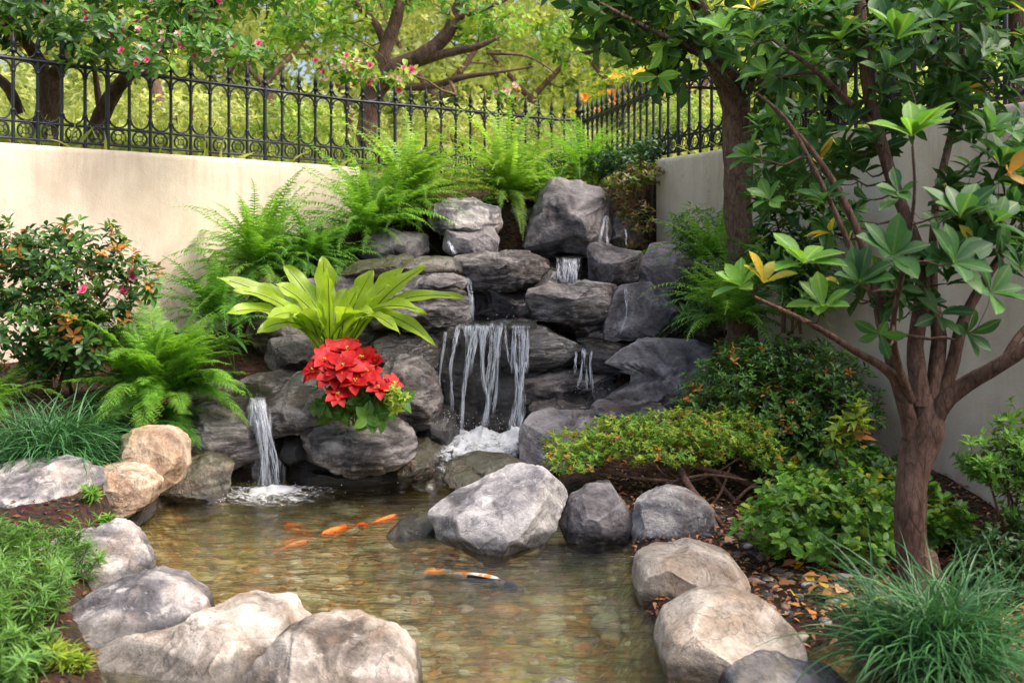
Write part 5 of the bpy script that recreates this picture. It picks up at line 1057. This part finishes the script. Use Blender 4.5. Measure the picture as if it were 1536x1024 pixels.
for i, (px, Y, s, m_) in enumerate(BG):
    p = at(px, 300, Y); z = float(gz(p[0], p[1])); py = 370-(z-H)*F/Y; k = F/Y
    bl = [(px+rng.normal(0, .5)*s*k*.5, py-k*(s*.5+.75+j*s*.42), Y+rng.normal(0, .3), s*rng.uniform(.55, .8), s*.6, s*rng.uniform(.3, .42)) for j in range(6)]
    tree(('yellow-green' if m_ == 'g_bg' else 'green')+' blurred tree in the garden '+POS[i], [(px, py+.1*k, Y), (px+5, py-.5*k, Y), (px-4, py-1.2*k, Y)], [.14, .12, .09],
         [([(px-4, py-1.1*k, Y), (px-s*.3*k, py-2.0*k, Y), (px-s*.5*k, py-3*k, Y)], [.07, .05, .03]), ([(px-4, py-1.1*k, Y), (px+s*.3*k, py-2.1*k, Y+.3), (px+s*.4*k, py-3.2*k, Y)], [.07, .05, .03])],
         bl, 420, LEAF_M, .17, 6, m_, bark='bark', group='trees in the garden beyond the fence', shell=.6, gate=.3, gs=1.1, sides=6, r0=.008, up=.3)
fb = add_flowers(['yel', 'oran'], 40, .10, lambda p: True, 5, 2)
M['yel'] = leaf_mat('yellow_petal', [(.85, .62, .05), (.9, .7, .15)], .3, .5); M['oran'] = leaf_mat('orange_petal', [(.85, .35, .05), (.9, .5, .1)], .3, .5)
def bgshrub(label, px, pyb, Y, blobs, n, mat, size=.1, extra=None): return shrub(label, (px, pyb, Y), blobs, n, LEAF_M, size, 6, mat, group='bushes in the garden beyond the fence', extra=extra, r0=.004, nstem=5)
bgshrub('bush with yellow and orange flowers behind the fence corner', 930, 190, 14.5, [(930, 140, 14.5, .65, .4, .35), (985, 120, 14.3, .5, .4, .35), (900, 165, 14.5, .35, .3, .25)], 200, 'g_lime', extra=fb)
bgshrub('low yellow-green bush behind the left fence, below the leaning limb', 280, 225, 12.5, [(280, 175, 12.5, .9, .5, .3)], 170, 'g_bg')
bgshrub('low green bush behind the fence left of the middle tree', 430, 225, 13.5, [(430, 185, 13.5, .9, .5, .28)], 170, 'g_bg2')
bgshrub('low lime bush behind the fence right of the middle tree', 690, 225, 14.5, [(690, 185, 14.5, .9, .5, .3)], 170, 'g_bg')
bgshrub('green bush close behind the right fence, left of the straight trunk', 1050, 235, 11.0, [(1050, 190, 11.0, .5, .4, .35), (1000, 200, 11.4, .4, .4, .3)], 200, 'g_bg2')
bgshrub('green bush close behind the right fence, just right of the straight trunk', 1200, 215, 9.0, [(1200, 150, 9.0, .55, .4, .4)], 200, 'g_bg2')
for i, (px, Y, z) in enumerate(((1250, 7.6, 3.2), (1400, 6.9, 3.2), (1520, 6.6, 3.2), (1330, 8.2, 3.6))):
    k = F/Y; py = 370-(2.45-H)*k
    tree('dark green tree overhanging the right wall '+['left of the foreground stems', 'behind the foreground stems', 'at the right edge of the photo', 'farther back between the others'][i], [(px, py+.1*k, Y), (px+6, py-.4*k, Y), (px, py-.9*k, Y), (px+8, py-1.7*k, Y)], [.075, .07, .06, .05],
         [([(px, py-.5*k, Y), (px-.3*k, py-1.0*k, Y), (px-.45*k, py-1.5*k, Y)], [.04, .03, .02]), ([(px, py-.4*k, Y), (px+.3*k, py-.9*k, Y), (px+.5*k, py-1.4*k, Y)], [.04, .03, .02])],
         [(px, py-.75*k, Y, .6, .45, .32), (px-.4*k, py-1.15*k, Y, .6, .5, .35), (px+.4*k, py-1.2*k, Y, .6, .5, .35), (px, py-1.6*k, Y, .9, .6, .35)],
         170, T_OBO2, .11, 6, [('g_dark', .4), ('g_mid', .45), ('g_bright', .15)], bark='bark3', name='tree', group='dark trees behind the right wall', shell=.6, r0=.004, up=.2)
def woodland(n, yr, zr, size, mat, seed, name, label):
    r_ = np.random.default_rng(seed); x = r_.uniform(-16, 14, n); y = r_.uniform(*yr, n); z0 = gz(x, y); p = np.stack([x, y, z0+r_.uniform(0, 1, n)**1.25*zr], 1)
    k = vnoise(p*np.array((.45, .45, .6)), seed)+.35*vnoise(p*1.6, seed+1) > -.22; p = p[k]
    mb = MB(); rosettes(mb, LEAF_M, p, unit(rdir(len(p))+np.array((0, -.7, .7))), 6, size, (.6, 1.5), 0, .4, spread=size)
    tag(mb.build(name, M[mat]), label, 'woodland', kind='stuff')
woodland(15000, (21, 30), 9.5, .24, 'g_bg', 41, 'woodland', 'far sunny yellow-green wood that fills the view beyond the garden')
woodland(15000, (31, 36), 14, .36, 'g_bg2', 42, 'woodland', 'farthest green wood standing behind the sunny yellow-green wood')
woodland(6500, (13.5, 20), 1.1, .12, 'g_bg', 43, 'undergrowth', 'low leafy undergrowth between the garden trees beyond the fence')
# tall grass and undergrowth on the slope beyond the fence
def scatter_tufts(xr, yr, n, sz, seed):
    r_ = np.random.default_rng(seed); x = r_.uniform(*xr, n); y = r_.uniform(*yr, n); z = gz(x, y); k = z > 2.35; p = np.stack([x, y, z], 1)[k]
    d = unit(np.stack([r_.normal(0, .7, len(p)), r_.normal(0, .7, len(p)), np.ones(len(p))], 1)); mb = MB(); place(mb, LEAF_N, p, d, r_.uniform(*sz, len(p)), r_.uniform(0, 6, len(p))); return mb
tag(scatter_tufts((-9, 9), (8.5, 24), 34000, (.12, .42), 3).build('meadow_grass', M['grass_bg']), 'sunny yellow-green undergrowth on the slope beyond the fence', 'undergrowth', kind='stuff')

# ------------------------------------------------------------------ ferns
fern('tall bright fern centred above the waterfall in front of the fence', 762, 290, 10.1, 124, 1.20, .085, 'fern_y', (.0, 1.5), (.6, 1.7), 30, dry=7)
fern('bright fern left of the tall centre fern with fronds drooping right over the boulder', 615, 300, 9.9, 109, 1.20, .085, 'fern_y', (.0, 1.35), (.6, 1.7), 30, dry=2)
fern('green fern against the wall end, drooping over the dark stones', 555, 345, 9.6, 109, 1.26, .085, 'fern', (.0, 1.35), (.6, 1.7), 30)
fern('fern in front of the left wall behind the strap-leaved fern', 385, 400, 9.0, 97, 1.24, .085, 'fern', (.0, 1.35), (.6, 1.7), 30)
fern('feathery fern reaching right between the wall fern and the strap-leaved fern', 450, 395, 9.1, 50, 0.95, .07, 'fern_d', (.2, 1.1), (.6, 1.6), 28, azc=-.3, azs=1.0)
fern('small fern at the fence corner right of the tall centre fern', 880, 265, 10.4, 78, 0.95, .075, 'fern', (.3, 1.4), (.7, 1.8), 26)
fern('dark fern spreading beneath the wall fern, behind the strap leaves', 330, 480, 8.4, 65, 1.08, .08, 'fern_d', (.2, 1.2), (.6, 1.6), 28)
fern('largest lacy fern at the left, above the dark angular boulder', 235, 590, 7.1, 78, 0.95, .15, 'fern', (.15, 1.4), (.5, 1.6), 26, bi=True)
fern('lower fronds of a small lacy fern hanging over the stones by the small waterfall', 240, 625, 7.0, 24, 0.5, .10, 'fern_d', (-.1, .7), (.6, 1.4), 20, bi=True, azc=-1.0, azs=1.0)
fern('fern tuft at the far left edge, above the blue-green grass', -25, 610, 6.8, 34, 0.63, .09, 'fern', (.2, 1.3), (.5, 1.5), 20, bi=True)
fern('lacy bright fern at the foot of the straight tree trunk', 1105, 480, 7.4, 58, 0.91, .075, 'fern', (.2, 1.45), (.6, 1.8), 24)
fern('light fern left of the straight tree trunk, in front of the square wall end', 1065, 390, 8.2, 50, 0.76, .07, 'fern', (.3, 1.4), (.6, 1.8), 22)
fern('small fern right of the straight tree trunk by the wall', 1170, 430, 7.3, 50, 0.76, .07, 'fern_d', (.3, 1.4), (.6, 1.8), 22)

fern('dark green fern low between the wall fern and the end of the left wall', 480, 405, 9.2, 80, .95, .085, 'fern_d', (.0, 1.3), (.6, 1.7), 28)
fern('small dark fern hanging over the soil above the long dark slab', 700, 318, 9.9, 46, .55, .07, 'fern_d', (-.4, 1.1), (.5, 1.5), 24)
fern('small fern squeezed in between the tall centre fern and the tallest boulder', 830, 285, 10.2, 50, .6, .07, 'fern', (-.2, 1.3), (.5, 1.5), 24)

# ------------------------------------------------------------------ strap-leaved (nest) fern, poinsettia, hosta leaf
b = at(497, 540, 7.75); th = thing('strap_leaved_fern', 'bright lime fern with broad wavy strap leaves above the red poinsettia', 'fern', b)
for (tx, ty, tY, w, hook) in ((325, 417, 7.4, 17, .1), (350, 435, 7.1, 16, .2), (375, 425, 7.9, 16, .15), (338, 470, 7.0, 17, .3), (425, 398, 7.9, 20, 0), (412, 425, 7.5, 18, .1), (450, 420, 8.1, 18, 0), (484, 384, 7.9, 22, 0), (492, 400, 7.4, 17, .0), (520, 432, 8.0, 18, 0), (560, 405, 7.8, 20, 0), (605, 402, 7.7, 20, 0), (640, 400, 7.4, 17, .05), (585, 428, 7.2, 18, .1), (698, 448, 7.3, 14, .25), (640, 470, 7.0, 15, .3), (655, 520, 6.95, 13, .5), (600, 500, 6.9, 14, .4), (400, 480, 6.95, 18, .35), (440, 470, 7.0, 19, .2), (520, 460, 7.1, 20, .1), (385, 500, 7.0, 16, .35), (560, 470, 7.0, 18, .2), (470, 450, 7.3, 20, .05), (540, 430, 7.4, 19, .05)):
    tip = at(tx, ty, tY); n = 26; u = np.linspace(0, 1, n); base = b+rng.normal(size=3)*(.05, .05, .01); base[2] -= .03
    L = np.linalg.norm(tip-base); mid = (base+tip)/2+np.array((0, 0, .12*L+hook*L*.7)); mid[:2] += (base-tip)[:2]*.12
    p = base*((1-u)**2)[:, None]+mid*(2*u*(1-u))[:, None]*1+tip*(u**2)[:, None]
    d = unit(np.gradient(p, axis=0)); vw = unit(np.array((0, 0, H))-p.mean(0)); s = unit(np.cross(d, vw+np.array((rng.normal()*.5, 0, .9)))); up_ = unit(np.cross(s, d))
    wd = w*.74*7.7/F*(.16+.84*np.clip(u*1.55, 0, 1)**1.3)*np.clip((1-u)*5.5, 0, 1)**.65*(1+.06*np.sin(u*31+w))
    k = 9; g_ = np.linspace(-1, 1, k); ph = rng.uniform(0, 6)
    off_ = (np.abs(g_)**2)[None, :]*(.012*np.sin(u*26+ph)[:, None]*np.sign(g_)[None]+.010*np.sin(u*17+ph*2)[:, None])+.30*wd[:, None]*np.abs(g_)[None]
    v = p[:, None]+s[:, None]*(g_[None, :, None]*wd[:, None, None])+up_[:, None]*off_[..., None]
    mb = MB(); mb.add(v, grid_faces(n, k)); lf = mb.build('leaf', M['nest'], th)
    mb = MB(); tube(mb, p[:-2]+up_[:-2]*.003, np.linspace(.008, .002, n-2), 5); mb.build('midrib', M.setdefault('midrib', flat_mat('brown_green_midrib', (.16, .20, .04), .5, .3)), lf)
b = at(535, 638, 7.0); th = thing('poinsettia', 'red poinsettia growing on the flat dark slab boulder', 'flowering plant', b)
heads = [(487, 540, 6.95, .14), (545, 538, 7.0, .14), (472, 556, 6.9, .12), (515, 550, 6.8, .15), (548, 560, 6.85, .13), (520, 524, 7.05, .13), (590, 577, 6.85, .09), (506, 592, 6.75, .10), (532, 572, 6.78, .12), (568, 582, 6.8, .10), (498, 562, 6.82, .12), (560, 548, 6.95, .11), (502, 526, 7.05, .11)]
mb = MB()
for h in heads:
    p = at(*h[:3]); q = smooth_path([b+rng.normal(size=3)*(.03, .03, 0), (b+p)/2+rng.normal(size=3)*.03, p], 8); tube(mb, q, np.linspace(.008, .004, 8), 5)
mb.build('stems', M['stemgreen'], th)
TB = leaf_t(6, .66, .14, .3, .7, .014, .9)
for h in heads:
    p = at(*h[:3]); mb = MB(); a = unit(np.array((rng.normal()*.25, -.75, .85))); rosettes(mb, TB, p[None], a[None], 8, h[3], (1.0, 1.55), 0, .2); rosettes(mb, TB, (p+a*.012)[None], a[None], 5, h[3]*.6, (.8, 1.3), 0, .2); f = mb.build('bracts', M['red'], th)
    mb = MB(); 
    for k in range(5): mb.add(V2*.008+p+a*.02+rng.normal(size=3)*.008, F2)
    mb.build('flower_buds', M['g_yellow'], f)
P, N_ = blob_points([(530, 590, 6.95, .26, .16, .12), (575, 600, 6.9, .14, .12, .12), (500, 600, 6.95, .12, .1, .1), (540, 618, 6.85, .22, .12, .07)], 40, .5)
mb = MB(); rosettes(mb, TB, P, unit(N_+np.array((0, -.6, .3))), 4, .12, (.6, 1.5)); mb.build('green_leaves', M['g_mid'], th)
mb = MB(); P, N_ = blob_points([(592, 600, 6.75, .07, .06, .09)], 26, .6); rosettes(mb, LEAF_M, P, unit(N_+np.array((0, -.3, .4))), 5, .055); mb.build('young_leaves', M['g_lime'], th)
b = at(352, 560, 7.5); th = thing('hosta', 'broad blue-green leaf beside the base of the strap-leaved fern', 'plant', b)
mb = MB(); TH = leaf_t(9, .5, .12, .3, .7, .004, 1.0)
place(mb, TH, np.array([at(318, 490, 7.2), at(330, 520, 7.25), at(345, 500, 7.4)]), np.array([(1, -.25, -.28), (.7, -.4, .1), (.5, .1, .6)]), np.array((.34, .22, .25)), np.array((.35, .2, 0)), wid=.85); mb.build('leaves', M['grass_b'], th)
mb = MB(); [tube(mb, smooth_path([b, (b+q)/2+np.array((0, 0, .05)), q], 6), .005, 5) for q in (at(318, 490, 7.2), at(330, 520, 7.25), at(345, 500, 7.4))]; mb.build('stalks', M['stemgreen'], th)

# ------------------------------------------------------------------ grasses and ground plants
blades('blue-green grass clump at the left beside the orange-tan boulder', 80, 690, 6.25, 1100, .60, .0055, 'grass_b', .13, (.3, 1.45), (.9, 2.2), gl='mondo grass clumps')
blades('blue-green grass clump in the bottom right corner', 1405, 985, 3.75, 1100, .50, .0050, 'grass_b', .10, (.25, 1.45), (.7, 2.1), gl='mondo grass clumps')
blades('small dry grass wisps by the brown-green bush', 950, 372, 9.3, 60, .25, .003, 'g_olive', .06, (.4, 1.4), (.8, 2.0))
def weeds(label, px, py, Y, rx, ry, n, L, mat, name='weed', seed=0):
    b = at(px, py, Y); b[2] = float(gz(b[0], b[1])); th = thing(name, label, 'ground plant', b, 'feathery weeds at the left edge'); base = b+np.stack([rng.uniform(-rx, rx, n), rng.uniform(-ry, ry, n), np.zeros(n)], 1); base[:, 2] = gz(base[:, 0], base[:, 1])
    st = MB(); P = []; A = []
    for k in range(n):
        h = L*rng.uniform(.5, 1.1); a = rng.normal(size=3)*.3; q = smooth_path([base[k], base[k]+np.array((a[0]*h*.3, a[1]*h*.3, h*.55)), base[k]+np.array((a[0]*h, a[1]*h-.02, h))], 6); tube(st, q, .002, 4, cap=False)
        P += list(q[1:]); A += [unit(q[-1]-q[0])]*5
    st.build('stems', M['stemgreen'], th); mb = MB(); rosettes(mb, LEAF_N, np.array(P), np.array(A), 9, .06, (.7, 1.4), 0, .3, spread=.01); mb.build('foliage', M[mat], th)
weeds('feathery bright green weeds against the half hidden grey boulder', 45, 838, 4.85, .26, .30, 60, .19, 'g_mid')
weeds('feathery green weeds at the left edge by the blue-grey boulder', 5, 920, 4.15, .18, .30, 70, .26, 'g_mid')
weeds('feathery green weeds in the bottom left corner', 10, 1010, 3.55, .10, .18, 30, .16, 'g_mid')
weeds('small sprig of green leaves beside the orange-tan stone', 150, 800, 5.6, .04, .04, 8, .07, 'g_bright')
weeds('little yellow-green seedling beside the big cream boulder', 105, 1020, 3.7, .05, .04, 6, .09, 'g_lime')

# ------------------------------------------------------------------ shrubs
fz = add_flowers('pink', 4, .055, lambda p: abs(768+p[0]/p[1]*F-150) < 60 and abs(370-(p[2]-H)/p[1]*F-415) < 30 and p[1] < 7.15)
shrub('rhododendron bush with dark leaves and pink flowers in front of the left wall', (85, 600, 7.3), [(30, 375, 7.3, .38, .3, .22), (115, 380, 7.2, .42, .3, .24), (60, 455, 7.2, .5, .3, .28), (190, 420, 7.1, .28, .25, .20), (140, 480, 7.0, .3, .25, .2), (-50, 420, 7.4, .35, .3, .38), (10, 500, 7.1, .35, .3, .3), (110, 510, 7.0, .35, .25, .22), (90, 540, 7.2, .35, .25, .15), (20, 540, 7.2, .3, .25, .2)],
      1000, T_OBO2, .075, 6, [('g_dark', .58), ('g_mid', .34), ('g_orange', .08)], 'rhododendron', 'shrub', None, 'twig', .004, .4, .2, (.7, 1.35), 9, .5, stemr=.016, extra=fz)
shrub('bush of small brown and green leaves beside the square wall end', (945, 380, 9.4), [(930, 285, 9.5, .20, .2, .16), (955, 330, 9.4, .18, .2, .17), (965, 260, 9.6, .20, .2, .13)], 170, LEAF_M, .065, 5, [('g_olive', .8), ('g_mid', .2)], stemr=.008, nstem=5)
shrub('dark green creeper above the brown-green bush by the fence', (935, 280, 9.9), [(940, 240, 9.8, .32, .25, .13), (900, 250, 10, .2, .2, .12), (975, 225, 9.8, .15, .2, .10)], 190, LEAF_M, .07, 5, 'g_dark', stemr=.008)
shrub('bush of thin light leaves left of the straight trunk', (1060, 430, 8.3), [(1045, 350, 8.4, .24, .2, .20), (1070, 420, 8.2, .22, .2, .22), (1050, 470, 8.1, .18, .2, .15)], 190, LEAF_N, .11, 6, [('g_mid', .7), ('g_bright', .3)], stemr=.007)
shrub('leafy bush right of the straight trunk against the right wall', (1180, 500, 7.1), [(1170, 370, 7.1, .22, .2, .25), (1210, 430, 6.9, .25, .2, .25), (1240, 330, 6.8, .25, .2, .25), (1160, 290, 7.0, .2, .2, .2)], 190, LEAF_M, .11, 6, [('g_mid', .6), ('g_dark', .4)], stemr=.012, shell=.5)
shrub('large dark evergreen bush with small glossy leaves right of the waterfall', (1165, 680, 6.9), [(1110, 590, 6.9, .42, .35, .30), (1190, 575, 6.9, .45, .4, .33), (1250, 610, 6.7, .32, .35, .38), (1060, 610, 6.9, .22, .3, .16), (1165, 640, 6.7, .40, .35, .24), (1150, 530, 7.1, .40, .3, .12)],
      1600, T_OBO2, .046, 7, [('g_dark', .3), ('g_mid', .64), ('g_orange', .06)], nstem=9, shell=.22, open_=(.6, 1.4), r0=.003)
def roots(th, P, ax):
    mb = MB()
    for path, rad in (([(1020, 700, 6.3), (1035, 730, 6.1), (1065, 765, 5.9), (1088, 792, 5.75)], [.024, .022, .018, .014]), ([(1150, 740, 6.4), (1100, 715, 6.3), (1040, 700, 6.3), (980, 690, 6.3)], [.02, .018, .014, .01]), ([(1110, 760, 6.3), (1075, 720, 6.3), (1060, 690, 6.3)], [.018, .015, .01]), ([(1150, 745, 6.35), (1160, 700, 6.3), (1130, 670, 6.3)], [.015, .012, .01]), ([(930, 715, 6.4), (990, 705, 6.3), (1030, 700, 6.3)], [.01, .012, .014]), ([(900, 705, 6.4), (950, 716, 6.3), (1010, 722, 6.2)], [.008, .01, .012]), ([(1085, 770, 6.2), (1120, 735, 6.2), (1150, 715, 6.2)], [.012, .01, .008]), ([(1000, 725, 6.2), (1060, 712, 6.2), (1120, 720, 6.2)], [.012, .01, .008]), ([(870, 700, 6.5), (930, 700, 6.3), (1010, 705, 6.3)], [.008, .009, .012]), ([(1055, 770, 6.2), (1080, 740, 6.2), (1095, 700, 6.3)], [.01, .009, .007])):
        limb(mb, path, rad, 16, 7, .1)
    mb.build('bare_branches', M['bark'], th)
shrub('low light green spreading shrub with bare brown branches in front of the wing-shaped boulder', (1020, 725, 6.4), [(870, 672, 6.5, .26, .25, .13), (940, 655, 6.5, .32, .3, .14), (1010, 648, 6.5, .34, .3, .15), (1090, 650, 6.4, .32, .3, .15), (1140, 670, 6.3, .15, .2, .14), (860, 692, 6.3, .18, .2, .07), (1000, 680, 6.3, .45, .2, .08)],
      1500, LEAF_M, .034, 8, [('g_lime', .5), ('g_bright', .38), ('g_orange', .06), ('g_mid', .06)], stem='twig_l', nstem=12, shell=.35, up=1.2, extra=roots, r0=.003, stemr=.009)
shrub('bright green leafy bush at the base of the foreground tree', (1250, 860, 5.35), [(1200, 765, 5.3, .26, .3, .16), (1280, 760, 5.3, .30, .3, .20), (1360, 770, 5.5, .28, .3, .20), (1420, 790, 5.5, .14, .25, .12), (1160, 790, 5.2, .20, .25, .12), (1250, 810, 5.1, .32, .25, .11), (1200, 730, 5.6, .2, .2, .10)],
      620, LEAF_R, .056, 6, [('g_bright', .5), ('g_mid', .42), ('g_lime', .08)], nstem=12, shell=.3, up=.9, stem='twig_l', stemr=.006, r0=.003)
shrub('upright sprig with reddish young leaves left of the foreground trunk', (1272, 720, 5.9), [(1262, 650, 5.9, .06, .05, .16), (1290, 640, 5.9, .07, .05, .16), (1250, 680, 5.9, .08, .05, .1)], 34, LEAF_M, .085, 4, [('g_lime', .55), ('g_orange', .25), ('g_mid', .2)], stemr=.005, nstem=3)
shrub('bright layered bush at the right edge in front of the wall', (1530, 850, 4.9), [(1500, 690, 4.9, .20, .2, .15), (1550, 660, 4.9, .2, .2, .2), (1470, 700, 4.9, .12, .15, .06), (1540, 740, 4.9, .2, .2, .15)], 320, LEAF_M, .05, 6, [('g_bright', .7), ('g_mid', .3)], stemr=.01, shell=.35)
shrub('dark green bush low in the right edge behind the grass clump', (1520, 860, 4.75), [(1520, 830, 4.75, .22, .2, .16), (1490, 870, 4.6, .12, .15, .1)], 260, LEAF_M, .045, 6, 'g_dark', stemr=.008)
shrub('low dark ground cover under the large evergreen bush', (1240, 720, 6.3), [(1240, 690, 6.4, .3, .25, .10), (1170, 700, 6.5, .2, .2, .06), (1310, 700, 6.0, .2, .2, .1)], 190, LEAF_R, .06, 5, [('g_mid', .7), ('g_yellow', .08), ('g_dark', .22)], stemr=.005)
